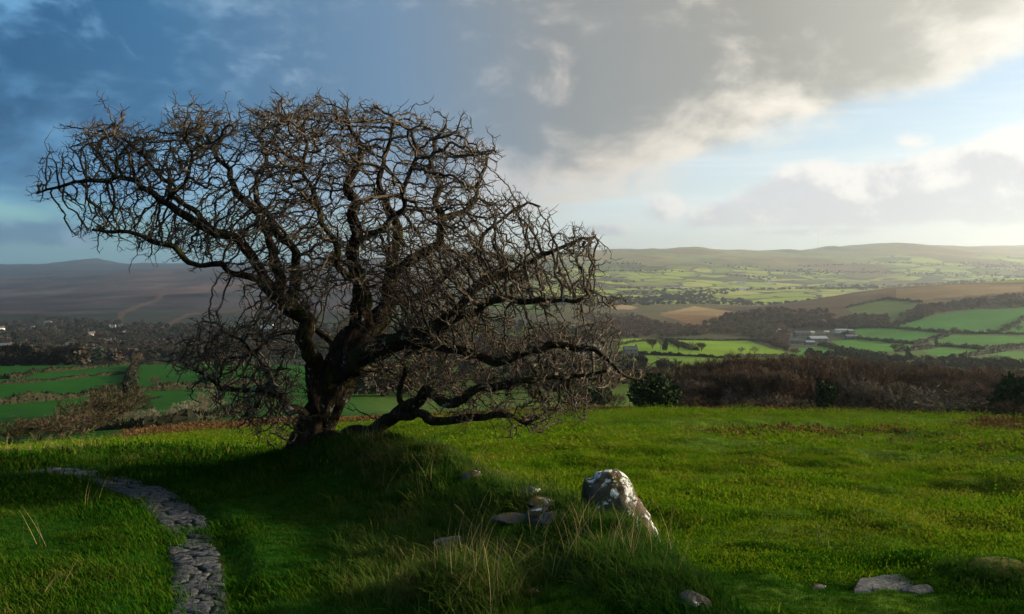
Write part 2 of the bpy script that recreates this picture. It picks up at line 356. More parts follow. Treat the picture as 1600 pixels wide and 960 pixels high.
def rock_material(name, lichen=0.5, dark=1.0):
    m, t, b = new_mat(name); p = pos(t)
    n = t.noise(p, 7.0, 7, 0.65); s = t.noise(p, 40.0, 5, 0.65)
    c = t.ramp(n, [(0.3, (0.05 * dark, 0.042 * dark, 0.036 * dark)), (0.55, (0.13 * dark, 0.115 * dark, 0.10 * dark)), (0.75, (0.21 * dark, 0.185 * dark, 0.16 * dark))])
    if lichen > 0:
        moss = t.ss(t.noise(p, 5.5, 6, 0.62, 0.4) + (s - 0.5) * 0.15, 0.50, 0.56); c = t.mix(moss, c, t.mix(s, (0.025, 0.02, 0.006), (0.10, 0.085, 0.02)))
        rust = t.ss(t.noise(p, 8.0, 5, 0.6, 0.3), 0.60, 0.65); c = t.mix(rust * 0.8 * (1.0 if lichen > 0.5 else 0.0), c, (0.13, 0.05, 0.025))
        gn = t.node('ShaderNodeSeparateXYZ'); t.l.new(t.node('ShaderNodeNewGeometry').outputs['Normal'], gn.inputs[0]); side = E(t, gn.outputs[0]) * 0.06 + E(t, gn.outputs[2]) * 0.05
        l = t.ss(t.noise(p, 10.0, 8, 0.70, 0.3) + (s - 0.5) * 0.22 + side, 0.72 - 0.27 * lichen, 0.78 - 0.27 * lichen)
        c = t.mix(l, c, t.ramp(s, [(0.3, (0.34, 0.38, 0.40)), (0.6, (0.60, 0.64, 0.64))]))
    t.l.new(c.s, b.inputs['Base Color']); bump(t, b, n * 0.6 + s * 0.7, 0.9, 0.02)
    return m
M_LAND = terrain_material()
M_BARK = bark_material()
M_TWIG = twig_material('hawthorn_twig', (0.030, 0.023, 0.017), (0.082, 0.066, 0.050), (0.22, 0.20, 0.165), 6.0)
M_TURF_SHADE = blade_material('shade_darkened_turf', [(0.0, (0.005, 0.036, 0.003)), (0.4, (0.012, 0.060, 0.004)), (0.68, (0.030, 0.082, 0.005)), (0.86, (0.075, 0.10, 0.013)), (1.0, (0.14, 0.12, 0.04))])  # turf green darkened, putting shade into the colour of the left foreground
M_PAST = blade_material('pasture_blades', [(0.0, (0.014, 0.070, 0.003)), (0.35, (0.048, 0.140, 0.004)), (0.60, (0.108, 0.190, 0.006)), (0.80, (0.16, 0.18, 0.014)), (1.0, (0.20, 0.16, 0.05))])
M_LONG = blade_material('long_grass_blades', [(0.0, (0.012, 0.055, 0.006)), (0.45, (0.03, 0.09, 0.012)), (0.75, (0.085, 0.12, 0.022)), (1.0, (0.24, 0.18, 0.08))])
M_STRAW = blade_material('straw', [(0.0, (0.20, 0.16, 0.07)), (1.0, (0.38, 0.30, 0.15))], 0.2)
M_BRACKEN = blade_material('dead_bracken', [(0.0, (0.06, 0.034, 0.016)), (0.6, (0.11, 0.060, 0.026)), (1.0, (0.17, 0.11, 0.045))], 0.15)
M_STONE = rock_material('lichened_granite', 0.58, 0.7)
M_ROCK = rock_material('weathered_rock', 0.25)
M_FLAG = simple('flagstone', (0.030, 0.034, 0.040), (0.075, 0.082, 0.09), 16.0, 0.85, 0.012)
M_SLAB = simple('slab', (0.06, 0.062, 0.065), (0.17, 0.17, 0.17), 9.0, 0.8, 0.03)
M_SOIL = simple('path_soil', (0.02, 0.017, 0.012), (0.04, 0.035, 0.022), 9.0)
M_WOODT = simple('tree_trunk_bark', (0.035, 0.03, 0.022), (0.075, 0.062, 0.045), 3.0)
M_WOOD = varied_twig('bare_crown', [(0.0, (0.055, 0.036, 0.024)), (0.5, (0.095, 0.064, 0.042)), (0.8, (0.135, 0.10, 0.066)), (1.0, (0.17, 0.14, 0.095))])
M_WILLOW = varied_twig('pale_scrub', [(0.0, (0.13, 0.11, 0.075)), (1.0, (0.20, 0.17, 0.13))])
M_GORSE = varied_twig('evergreen_foliage', [(0.0, (0.016, 0.034, 0.012)), (1.0, (0.035, 0.06, 0.02))])
M_DULL = varied_twig('dull_scrub', [(0.0, (0.035, 0.034, 0.018)), (0.6, (0.06, 0.05, 0.028)), (1.0, (0.085, 0.062, 0.04))])
M_HEDGE = simple('hedge_twigs', (0.010, 0.014, 0.006), (0.028, 0.026, 0.013), 0.6)
M_RIDGEW = varied_twig('ridge_wood', [(0.0, (0.11, 0.062, 0.055)), (0.5, (0.16, 0.092, 0.07)), (0.85, (0.20, 0.135, 0.085)), (1.0, (0.045, 0.065, 0.03))])
M_FARW = varied_twig('far_wood', [(0.0, (0.022, 0.026, 0.018)), (0.45, (0.045, 0.038, 0.03)), (0.8, (0.065, 0.05, 0.038)), (1.0, (0.018, 0.034, 0.02))])

# ------------------------------------------------------------------ terrain sheet
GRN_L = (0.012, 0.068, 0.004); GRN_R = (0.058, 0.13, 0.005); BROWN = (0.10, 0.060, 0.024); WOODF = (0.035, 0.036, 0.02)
POLYS = [  # outline on the photograph, depth range, colour, farm weight
 ([(0,552),(40,550),(85,553),(70,566),(0,575)], 500, 1000, (0.03,0.10,0.015)),
 ([(128,522),(165,508),(200,512),(170,520)], 900, 2200, (0.03,0.075,0.02)), ([(40,520),(75,513),(90,518),(60,524)], 900, 2200, (0.025,0.065,0.02)),
 ([(200,540),(250,525),(300,530),(290,548),(220,552)], 450, 1600, (0.028,0.085,0.018)), ([(90,530),(125,522),(130,530),(100,536)], 900, 2200, (0.025,0.065,0.02)),
 ([(185,488),(240,468),(262,448),(268,449),(248,470),(196,490),(190,500),(183,497)], 1500, 4500, (0.085,0.058,0.04)),
 ([(240,516),(290,490),(360,485),(405,475),(405,479),(362,488),(294,493),(252,517)], 1300, 4500, (0.085,0.058,0.04)),
 ([(965,531),(1040,525),(1100,523),(1160,529),(1205,545),(1242,556),(1130,560),(1050,555),(965,551)], 450, 1000, (0.13,0.235,0.012)),
 ([(965,554),(1020,556),(1130,562),(1060,572),(1000,566)], 350, 600, (0.10,0.18,0.016)),
 ([(1000,508),(1025,502),(1050,510),(1035,519),(1003,520)], 900, 1800, (0.05,0.12,0.016)),
 ([(1027,492),(1090,485),(1130,490),(1115,508),(1085,508),(1050,498)], 1000, 2600, (0.24,0.13,0.055)),
 ([(1030,490),(1085,479),(1150,488),(1120,494)], 1200, 2900, (0.34,0.23,0.10)),
 ([(950,478),(970,474),(995,481),(985,484),(955,483)], 1300, 2900, (0.36,0.25,0.12)),
 ([(1320,482),(1350,472),(1385,468),(1425,471),(1440,474),(1425,484),(1390,506),(1372,504),(1340,492)], 900, 1800, (0.085,0.135,0.03)),
 ([(1395,508),(1440,497),(1500,486),(1600,480),(1700,474),(1700,525),(1600,522),(1530,522),(1440,517)], 700, 1600, (0.03,0.15,0.016)),
 ([(1335,514),(1380,512),(1470,520),(1440,532),(1420,536),(1340,528)], 500, 1200, (0.035,0.155,0.014)),
 ([(1300,533),(1335,529),(1420,537),(1430,545),(1360,553),(1310,545)], 500, 1100, (0.05,0.165,0.012)),
 ([(1235,545),(1290,541),(1310,550),(1280,560),(1240,555)], 450, 1000, (0.05,0.165,0.012)),
 ([(1450,533),(1480,524),(1700,526),(1700,545),(1600,540),(1540,548),(1460,540)], 500, 1100, (0.045,0.16,0.012)),
 ([(1440,548),(1470,543),(1540,548),(1500,562),(1470,562)], 400, 900, (0.045,0.16,0.012)),
 ([(1510,566),(1560,550),(1700,543),(1700,572),(1600,572),(1530,572)], 400, 900, (0.06,0.16,0.018)),
 ([(1370,578),(1425,576),(1428,584),(1375,585)], 260, 500, (0.09,0.18,0.018)),
 ([(1470,581),(1600,588),(1700,592),(1700,606),(1600,602),(1490,590)], 220, 480, (0.10,0.20,0.016)),
 ([(1500,436),(1700,433),(1700,441),(1500,442)], 1300, 2300, (0.16,0.20,0.03)),
 ([(1400,452),(1480,446),(1600,444),(1600,456),(1450,468),(1400,470)], 1200, 2000, (0.21,0.145,0.065)),
]
def inpoly(u, v, poly):
    c = np.zeros(u.shape, bool); n = len(poly)
    for i in range(n):
        x1, y1 = poly[i]; x2, y2 = poly[(i + 1) % n]
        if y1 == y2: continue
        c ^= ((y1 > v) != (y2 > v)) & (u < (x2 - x1) * (v - y1) / (y2 - y1) + x1)
    return c
def build_terrain():
    az = np.concatenate([np.linspace(-180, -46, 60)[:-1], np.linspace(-46, -35, 40)[:-1], np.linspace(-35, 35, 860), np.linspace(35, 60, 90)[1:], np.linspace(60, 180, 60)[1:]])
    rr = np.concatenate([np.geomspace(0.25, 3.2, 14)[:-1], np.geomspace(3.2, 120, 330)[:-1], np.geomspace(120, 12000, 330)])
    A = np.radians(az); Rg, Ag = np.meshgrid(rr, A, indexing='ij')
    x = Rg * np.sin(Ag); y = Rg * np.cos(Ag); z = H(x, y)
    nr, na = x.shape
    idx = np.arange(nr * na).reshape(nr, na)
    q = np.stack([idx[:-1, :-1], idx[:-1, 1:], idx[1:, 1:], idx[1:, :-1]], -1).reshape(-1, 4)[:, ::-1]
    o = mesh_np('ground', np.stack([x, y, z], -1).reshape(-1, 3), q, M_LAND, smooth=True)
    # land cover
    x = x.ravel(); y = y.ravel(); z = z.ravel()
    d = np.where(np.abs(np.arctan2(x, y)) < 0.63, y, np.hypot(x, y) * 0.81)
    yv = np.maximum(d, 0.1); u = np.clip(CX + F * x / np.maximum(np.abs(y), 0.1), -900, 2600); v = HZ - F * z / yv
    C = np.zeros((len(x), 3)); fr = np.zeros(len(x))
    def put(w, c): w = w[:, None]; C[:] = C * (1 - w) + np.array(c) * w
    wig = fbm(x / 300, y / 300, 4); wig2 = fbm(x / 6, y / 6, 4)
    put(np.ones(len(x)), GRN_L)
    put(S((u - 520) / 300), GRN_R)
    # bracken on the brow of the near field
    ban = np.exp(-((d - 44 - 6 * S((u - 1300) / 300)) / 16.0) ** 2) * S((u - 1060) / 160)
    put(np.clip(S((wig2 + 0.20) / 0.25) * ban * 1.2, 0, 0.9), BROWN)
    put(S((d - 66) / 8) * S((100 - d) / 20) * S((1700 - u) / 100) * 0.85 * S((u - 150) / 100), BROWN)
    # beyond the brow
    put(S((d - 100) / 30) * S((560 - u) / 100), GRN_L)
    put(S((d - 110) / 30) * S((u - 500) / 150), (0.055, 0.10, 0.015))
    midw = S((d - 375) / 25) * S((700 - u) / 200); put(midw, (0.028, 0.036, 0.022))
    midw = S((d - 420) / 60) * S((u - 550) / 250); put(midw * S((wig + 0.25) / 0.2), (0.045, 0.05, 0.024))
    # moorland
    moorl = S((d - 1700 - 500 * wig) / 700) * S((830 - u) / 260)
    st = fbm(x / 900 + y / 1500, y / 260, 4)
    mot = fbm(x / 170, y / 420, 4); mc = np.array((0.040, 0.031, 0.033)) * (1 + 1.5 * st[:, None] + 1.5 * mot[:, None]) + np.array((0.055, 0.018, 0.006)) * S((fbm(x / 500 + 7, y / 900, 4) + 0.02) / 0.3)[:, None] * S((u - 60) / 300)[:, None] + np.array((0.0, 0.012, 0.006)) * S((wig - 0.05) / 0.2)[:, None]
    C[:] = C * (1 - moorl[:, None]) + mc * moorl[:, None]
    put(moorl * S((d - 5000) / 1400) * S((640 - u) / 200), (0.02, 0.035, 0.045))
    ridge = S((d - 980 + (u - 1150) * 0.1) / 260) * S((2300 - d) / 250) * S((u - 1080) / 80)
    put(ridge, (0.095, 0.062, 0.034)); put(ridge * S((fbm(x / 130, y / 130, 4) - 0.0) / 0.25), (0.145, 0.088, 0.045))
    put(ridge * S((1330 - u) / 150) * 0.8, (0.075, 0.04, 0.028))
    heath = S((d - 1150) / 250) * S((2300 - d) / 200) * S((u - 820) / 100) * S((1180 - u) / 90)
    put(heath, (0.10, 0.085, 0.035))
    # far farmland and the high moor behind it
    farm = S((d - 2150) / 200) * S((5000 + 900 * wig - d) / 500) * S((u - 760) / 160)
    high = S((d - 4700 - 900 * wig) / 900) * S((u - 700) / 180)
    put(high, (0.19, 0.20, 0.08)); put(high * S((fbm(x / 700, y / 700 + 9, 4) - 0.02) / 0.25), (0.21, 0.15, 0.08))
    farm = np.maximum(farm, S((d - 2150) / 200) * S((u - 1280) / 150) * S((6000 + 900 * wig - d) / 500))
    pat = S((fbm(x / 500 + 3, y / 800, 4) - 0.16) / 0.12) * S((d - 3300) / 500); farm *= (1 - pat)
    put(pat * S((d - 2150) / 200) * S((u - 760) / 160) * 0.8, (0.15, 0.085, 0.045))
    fr[:] = farm
    uj = u + 1.2 * wig * 3; vj = v
    for poly, d0, d1, c in POLYS:
        m = (d > d0) & (d < d1) & inpoly(uj, vj, poly)
        C[m] = c; fr[m] = 0
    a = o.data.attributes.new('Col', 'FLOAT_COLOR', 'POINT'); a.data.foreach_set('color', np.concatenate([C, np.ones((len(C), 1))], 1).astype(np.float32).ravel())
    a = o.data.attributes.new('farm', 'FLOAT', 'POINT'); a.data.foreach_set('value', fr.astype(np.float32))
    o['kind'] = 'structure'
    return o
build_terrain()
# ------------------------------------------------------------------ tubes
class VL(list):
    n = 0
    def append(s, a): s.n += len(a); list.append(s, a)
def tube(V, Fs, pts, rad, sides, flute=None, cap=False):
    """append a tapering tube along pts to the vertex / face lists"""
    pts = np.asarray(pts, float); n = len(pts)
    tg = np.gradient(pts, axis=0); tg /= np.linalg.norm(tg, axis=1)[:, None] + 1e-9
    up = np.array([0.31, -0.83, 0.46]); base = V.n if isinstance(V, VL) else sum(len(v) for v in V)
    nx = np.cross(tg, up); nx /= np.linalg.norm(nx, axis=1)[:, None] + 1e-9; ny = np.cross(tg, nx)
    a = np.arange(sides) * 2 * math.pi / sides
    rr = np.asarray(rad)[:, None] * np.ones(sides)
    if flute is not None: rr = rr * flute(np.arange(n)[:, None], a[None, :])
    ring = pts[:, None, :] + rr[..., None] * (np.cos(a)[None, :, None] * nx[:, None, :] + np.sin(a)[None, :, None] * ny[:, None, :])
    V.append(ring.reshape(-1, 3))
    i = base + np.arange(n * sides).reshape(n, sides); j = np.roll(i, -1, 1)
    Fs.append(np.stack([i[:-1], j[:-1], j[1:], i[1:]], -1).reshape(-1, 4))
def catmull(P, per):
    P = np.asarray(P, float); P = np.vstack([2 * P[0] - P[1], P, 2 * P[-1] - P[-2]]); out = []
    for k in range(1, len(P) - 2):
        t = np.linspace(0, 1, per, endpoint=False)[:, None]
        a, b, c, d = P[k - 1], P[k], P[k + 1], P[k + 2]
        out.append(0.5 * (2 * b + (c - a) * t + (2 * a - 5 * b + 4 * c - d) * t ** 2 + (3 * b - a - 3 * c + d) * t ** 3))
    return np.vstack(out + [P[-2][None]])

# ------------------------------------------------------------------ the hawthorn
TD = 9.4                                           # metres from the camera
def build_hawthorn():
    rng = np.random.default_rng(11)
    def w(u, v, dy): d = TD + dy; return np.array([(u - CX) / F * d, d, (HZ - v) / F * d])
    px = TD / F
    LIMBS = [  # (u, v, depth offset, radius in px)
     [(484,722,0,36),(487,700,0,30),(495,668,0,26),(509,625,0,26),(530,578,0,26),(555,538,0,23),(571,508,0,20),(568,470,-.05,17),(560,440,-.1,14),(553,400,-.1,13),(552,350,-.15,12),(549,310,-.2,10),(560,265,-.2,7.5),(548,215,-.15,5),(535,175,-.1,3)],
     [(500,640,-.12,18),(492,585,-.2,16),(486,530,-.3,15),(470,492,-.35,15),(440,462,-.4,15),(415,438,-.4,12.5),(388,398,-.45,10.5),(345,368,-.5,9.5),(303,338,-.5,8.5),(262,313,-.5,7.5),(215,290,-.45,6),(160,283,-.4,4.6),(105,288,-.4,3.2),(60,300,-.4,2)],
     [(415,440,-.4,9),(385,432,-.6,7.5),(358,424,-.7,7),(338,406,-.8,6.5),(292,400,-.85,6),(252,376,-.9,5.2),(205,362,-.9,4),(150,348,-.9,2.4)],
     [(438,455,-.35,12),(440,410,-.2,11),(420,380,0,10),(395,335,.2,9),(375,290,.3,8),(352,245,.35,6),(325,210,.3,4),(300,185,.3,2.4)],
     [(455,470,-.3,12),(456,420,.1,11),(455,380,.3,10),(430,340,.5,8),(405,310,.6,7),(410,270,.7,5.5),(420,225,.7,4),(440,180,.7,2.4)],
     [(345,368,-.5,7),(300,325,-.2,5.5),(255,285,-.1,4.8),(225,240,0,4),(195,215,0,3),(165,190,0,2)],
     [(262,313,-.5,5),(290,290,-.7,4),(300,250,-.7,3.4),(290,220,-.7,2.4)],
     [(575,520,.1,22),(600,470,.3,15),(612,420,.35,13),(622,378,.4,12),(612,335,.5,10),(590,300,.55,8),(600,250,.6,6),(610,205,.6,4),(620,175,.6,2.4)],
     [(612,430,.35,12),(645,402,.2,12),(672,385,.1,10.5),(688,345,0,9.5),(690,305,0,8),(672,265,.1,6),(690,220,.1,4),(700,180,.1,2.4)],
     [(530,585,-.1,20),(585,545,-.4,18),(640,526,-.5,17),(690,510,-.55,15),(730,487,-.6,13),(745,455,-.5,12),(770,440,-.4,10),(812,425,-.3,8),(850,398,-.2,6),(885,382,-.2,4),(925,378,-.2,2.2)],
     [(690,345,0,8),(720,330,.2,7),(745,300,.3,6),(755,262,.3,4),(770,232,.3,2.5)],
     [(730,487,-.6,9),(760,490,-.8,8),(800,470,-.9,7),(840,470,-1,5.5),(880,460,-1,4),(930,462,-1,2.4)],
     [(497,694,-.1,18),(540,684,-.35,15),(590,662,-.5,13.5),(630,640,-.6,12.5),(672,614,-.7,12),(705,622,-.8,10),(745,612,-.85,8.5),(800,603,-.9,8),(850,585,-.9,6),(900,590,-.9,4),(945,585,-.9,2.4)],
     [(600,658,-.5,11),(645,646,-.7,10),(700,653,-.8,9),(750,655,-.9,7.5),(790,648,-1,6),(820,660,-1,4.5),(850,652,-1,3)],
     [(640,526,-.5,12),(690,545,-.8,10),(745,562,-.9,9.5),(800,560,-1,9),(850,545,-1.05,8),(905,546,-1.1,7),(938,548,-1.1,6),(965,572,-1.1,4),(1002,588,-1.1,2)],
     [(490,655,-.1,11),(470,637,-.3,9),(440,630,-.5,8),(412,615,-.6,6.5),(370,610,-.7,5.5),(330,598,-.7,4),(285,585,-.7,2.4)],
     [(440,630,-.5,6),(415,600,.1,5),(400,560,.3,4),(370,535,.3,3.4),(345,520,.3,2.4)],
     [(626,632,-.6,7),(625,600,-.6,6),(622,575,-.6,6),(640,540,-.4,5)],
     [(560,440,-.1,10),(530,425,-.4,8),(515,390,-.5,7),(500,350,-.5,6),(490,300,-.4,5),(480,250,-.4,4),(470,200,-.3,2.5)],
     [(555,380,-.1,8),(590,365,-.5,7),(620,330,-.7,6),(640,280,-.7,5),(650,230,-.6,3.5),(650,190,-.6,2.4)],
     [(600,470,.3,12),(650,465,.8,10),(700,430,1.0,8),(740,390,1.0,6),(770,350,1,4),(810,320,1,3),(850,325,1,2)],
     [(541,575,.2,14),(520,540,.7,10),(480,520,1.0,8),(430,530,1.2,6),(380,560,1.2,4),(310,560,1.1,2.4)],
    ]
    OUT = [(42,302),(58,262),(100,228),(150,185),(165,170),(192,198),(240,218),(280,180),(350,178),(385,186),(430,174),(480,168),(510,158),(560,168),(620,182),(690,196),(705,184),(722,206),(762,232),(772,244),(745,272),(785,296),(832,330),(865,345),(888,368),(930,384),(912,410),(872,425),(905,440),(945,462),(965,510),(962,550),(1005,592),(940,596),(900,640),(850,664),(800,666),(760,640),(700,640),(660,600),(600,600),(560,520),(500,470),(480,500),(440,520),(460,600),(480,680),(430,684),(390,682),(360,642),(300,600),(258,565),(290,522),(330,508),(400,500),(425,470),(398,440),(340,412),(270,395),(200,378),(122,352),(165,328),(100,312)]
    pts, par, rad0, limb_of = [], [], [], []
    step = 0.055; chains = []
    for li, L in enumerate(LIMBS):
        P = np.array([w(u, v, dy) for u, v, dy, r in L]); rr = np.array([r * px * float(np.interp(r, [2, 6, 12, 17, 24], [0.75, 0.62, 0.68, 0.85, 1.0])) for *_, r in L])
        C = catmull(P, 14); s = np.concatenate([[0], np.cumsum(np.linalg.norm(np.diff(C, axis=0), axis=1))])
        ts = np.arange(0, s[-1], step); C = np.stack([np.interp(ts, s, C[:, k]) for k in range(3)], 1)
        rr = np.interp(np.interp(ts, s, np.linspace(0, len(L) - 1, len(s))), np.arange(len(L)), rr)
        wob = np.stack([fbm(ts * 2.6 + 31 * li, np.full_like(ts, 7.7 * k + li), 3) for k in range(3)], 1)
        C = C + wob * np.clip(0.17 - rr * 0.45, 0.02, 0.16)[:, None] * np.clip(ts / 0.3, 0, 1)[:, None]
        base = len(pts)
        near = -1
        if li > 0:
            q = np.array(pts); near = int(np.argmin(((q - C[0]) ** 2).sum(1)))
            C[0] = 0.35 * C[0] + 0.65 * q[near]
        for k in range(len(C)):
            pts.append(C[k]); par.append(near if k == 0 else base + k - 1); rad0.append(rr[k]); limb_of.append(li)
        chains.append((li, C, rr))
    nseed = len(pts)
    # attraction points through the crown
    cand = []
    while len(cand) < 15500:
        u = rng.uniform(40, 1005, 4000); v = rng.uniform(138, 686, 4000); ok = inpoly(u, v, OUT)
        u, v = u[ok], v[ok]
        prob = np.where(v < 250, 1.0, np.where((u > 600) & (v > 380), 1.0, 0.6)); cl = fbm(u / 62 + 2.2, v / 34, 3, 0.55); k = rng.random(len(u)) < prob * (0.12 + 0.88 * S((cl + 0.30) / 0.40)); u, v = u[k], v[k]
        half = np.interp(u, [40, 200, 420, 700, 850, 1005], [0.35, 0.8, 1.45, 1.5, 1.2, 0.5])
        off = np.interp(u, [40, 420, 700, 1005], [-.4, 0, 0, -.7])
        dy = off + half * np.clip(rng.normal(0, 0.55, len(u)), -1, 1)
        ju = rng.normal(0, 13, len(u)); jv = rng.normal(0, 11, len(u)); out = rng.random(len(u)) < 0.16; ju = np.where(out, ju * 1.5, ju); jv = np.where(out, jv * 1.5, jv)
        for a, b, c in zip(u + ju, v + jv, dy): cand.append(w(a, b, c))
    att = np.array(cand[:15500]); N = len(att)
    cap = 75000
    Pn = np.zeros((cap, 3)); Pn[:nseed] = pts; par = par + [0] * (cap - nseed); n = nseed
    dirs = np.zeros((cap, 3))
    best = np.full(N, 9e9); bi = np.zeros(N, int); alive = np.ones(N, bool)
    def update(lo, hi):
        for s in range(lo, hi, 400):
            q = Pn[s:min(s + 400, hi)]; idx = np.where(alive)[0]
            if len(idx) == 0: return
            d2 = ((att[idx][:, None, :] - q[None]) ** 2).sum(-1); m = d2.argmin(1); dm = d2[np.arange(len(idx)), m]
            k = dm < best[idx]; best[idx[k]] = dm[k]; bi[idx[k]] = m[k] + s
    # limb tissue thicker than the crown's reach does not sprout
    update(0, nseed)
    kill = 0.06 ** 2
    for it in range(70):
        alive &= best > kill
        idx = np.where(alive & (best < 0.70 ** 2))[0]
        if len(idx) == 0 or n > cap - 3000: break
        vec = att[idx] - Pn[bi[idx]]; vec /= np.linalg.norm(vec, axis=1)[:, None] + 1e-9
        acc = np.zeros((n, 3)); np.add.at(acc, bi[idx], vec); nodes = np.unique(bi[idx])
        dv = acc[nodes]; dv /= np.linalg.norm(dv, axis=1)[:, None] + 1e-9
        dv = dv + rng.normal(0, 0.34, dv.shape) + 0.25 * dirs[nodes] + np.array([-0.05, 0, 0.03]); dv /= np.linalg.norm(dv, axis=1)[:, None] + 1e-9
        m = len(nodes); Pn[n:n + m] = Pn[nodes] + dv * step; dirs[n:n + m] = dv
        for k in range(m): par[n + k] = int(nodes[k])
        o = n; n += m; update(o, n)
    # spurs: short thorny side shoots
    par = np.array(par[:n]); nb = n
    hosts = np.arange(nseed, nb); extra_p, extra_par, extra_d = [], [], []
    cnt = n
    P2 = list(Pn[:n]); par2 = list(par)
    def shoot(hst, p, d, segs, lmin, lmax, sub):
        cur = hst
        for k in range(segs):
            d = d + rng.normal(0, 0.22, 3) + np.array([-0.03, 0, 0.05]); d /= np.linalg.norm(d); p = p + d * rng.uniform(lmin, lmax)
            P2.append(p); par2.append(cur); cur = len(P2) - 1
            if sub and rng.random() < 0.45:
                e = d + rng.normal(0, 0.9, 3); e /= np.linalg.norm(e); shoot(cur, p, e, rng.integers(1, 3), 0.018, 0.035, False)
    for hst in rng.choice(hosts, int(len(hosts) * 0.92), replace=False):
        d = rng.normal(0, 1, 3) * np.array([1, 0.9, 0.8]) + 0.6 * dirs[hst] + np.array([0, 0, 0.18]); d /= np.linalg.norm(d)
        shoot(hst, P2[hst], d, rng.integers(1, 5), 0.018, 0.040, True)
    Pn = np.array(P2); par = np.array(par2); n = len(Pn)
    # pipe-model radii
    tip = 0.0032; e = 2.02; acc = np.zeros(n); kids = [[] for _ in range(n)]
    for k in range(n):
        if k >= nseed: kids[par[k]].append(k)
    for k in range(n - 1, nseed - 1, -1):
        if acc[k] == 0: acc[k] = tip ** e
        acc[par[k]] += acc[k] * (0.9 if par[k] >= nseed else 0)
    rad = np.maximum(acc, tip ** e) ** (1 / e)
    rad[:nseed] = rad0; rad = np.minimum(rad, 0.05 + (np.arange(n) < nseed) * 1.0)
    # tree
    root = empty('hawthorn_tree', (*w(497, 706, 0)[:2], w(497, 706, 0)[2]))
    tag(root, 'wind-bent leafless hawthorn tree on the grassy bank beside the path', 'tree')
    def part(name, V, Fs, mat):
        V = np.vstack(V) - np.array(root.location); return mesh_np(name, V, np.vstack(Fs), mat, root, smooth=True)
    for li, C, rr in chains:
        V, Fs = [], []
        if li == 0:
            rr = rr.copy(); hgt = np.arange(len(rr)) * step
            fl = lambda i, a: 1 + 0.16 * np.sin(3 * a + i * 0.10) * np.clip(1 - i * step / 2.6, 0.1, 1) + 0.11 * np.sin(7 * a - i * 0.16) + 0.05 * np.sin(13 * a + i * .5) + 0.30 * np.exp(-i * step / 0.13) * (0.5 + 0.5 * np.sin(4 * a + 1))
            sides = 36
        else:
            ph = li * 1.7; fl = lambda i, a, ph=ph: 1 + 0.13 * np.sin(3 * a + i * 0.21 + ph) + 0.09 * np.sin(5 * a - i * 0.37 + ph) + 0.08 * np.sin(i * 0.9 + ph * 3)
            sides = 18 if rr[0] > 0.1 else 10
        tube(V, Fs, C, rr, sides, fl); part('trunk' if li == 0 else 'limb', V, Fs, M_BARK)
    # twigs
    V, Fs = VL(), []
    started = np.zeros(n, bool)
    order = np.argsort(-rad[nseed:]) + nseed
    size = np.ones(n, int)
    for k in range(n - 1, nseed - 1, -1): size[par[k]] += size[k]
    heads = [k for k in range(nseed, n) if par[k] < nseed]
    stack = heads[:]
    while stack:
        k = stack.pop(); line = [par[k], k]
        while kids[line[-1]]:
            ch = sorted(kids[line[-1]], key=lambda c: -size[c]); line.append(ch[0]); stack += ch[1:]
        r = rad[line].copy(); r[0] = r[1]; r[-1] *= 0.35; r[max(1, len(r) - 3):-1] *= 0.8
        P = Pn[line]
        tube(V, Fs, P, r, 5 if r[0] > 0.012 else (4 if r[0] > 0.006 else 3))
    tw = part('twigs', V, Fs, M_TWIG); tw['kind'] = 'stuff'
    print('hawthorn nodes', nb, n, 'twig quads', len(tw.data.polygons))
build_hawthorn()
# ------------------------------------------------------------------ scatter by geometry nodes (uncountable stuff only)
def scatter(name, P, rot, scl, idx, protos, label, cat, kind='stuff'):
    c = bpy.data.collections.new(name + '_kinds')
    for k, p in enumerate(protos): p.name = f'{name}_kind_{chr(97 + k)}'; c.objects.link(p)
    me = bpy.data.meshes.new(name); n = len(P)
    me.vertices.add(n); me.vertices.foreach_set('co', np.asarray(P, np.float32).ravel())
    a = me.attributes.new('rot', 'FLOAT_VECTOR', 'POINT'); a.data.foreach_set('vector', np.asarray(rot, np.float32).ravel())
    scl = np.asarray(scl, np.float32); scl = np.repeat(scl[:, None], 3, 1) if scl.ndim == 1 else scl
    a = me.attributes.new('scl', 'FLOAT_VECTOR', 'POINT'); a.data.foreach_set('vector', scl.ravel())
    a = me.attributes.new('pick', 'INT', 'POINT'); a.data.foreach_set('value', np.asarray(idx, np.int32))
    o = bpy.data.objects.new(name, me); col.objects.link(o)
    g = bpy.data.node_groups.new(name, 'GeometryNodeTree')
    g.interface.new_socket('Geometry', in_out='INPUT', socket_type='NodeSocketGeometry'); g.interface.new_socket('Geometry', in_out='OUTPUT', socket_type='NodeSocketGeometry')
    N = g.nodes; gi = N.new('NodeGroupInput'); go = N.new('NodeGroupOutput'); ip = N.new('GeometryNodeInstanceOnPoints'); ci = N.new('GeometryNodeCollectionInfo')
    ci.inputs['Collection'].default_value = c; ci.inputs['Separate Children'].default_value = True; ci.inputs['Reset Children'].default_value = True
    def named(nm, ty):
        q = N.new('GeometryNodeInputNamedAttribute'); q.data_type = ty; q.inputs['Name'].default_value = nm; return q.outputs['Attribute']
    L = g.links
    L.new(gi.outputs[0], ip.inputs['Points']); L.new(ci.outputs[0], ip.inputs['Instance']); ip.inputs['Pick Instance'].default_value = True
    L.new(named('pick', 'INT'), ip.inputs['Instance Index']); L.new(named('rot', 'FLOAT_VECTOR'), ip.inputs['Rotation']); L.new(named('scl', 'FLOAT_VECTOR'), ip.inputs['Scale'])
    L.new(ip.outputs[0], go.inputs[0])
    m = o.modifiers.new('scatter', 'NODES'); m.node_group = g
    return tag(o, label, cat, None, kind)

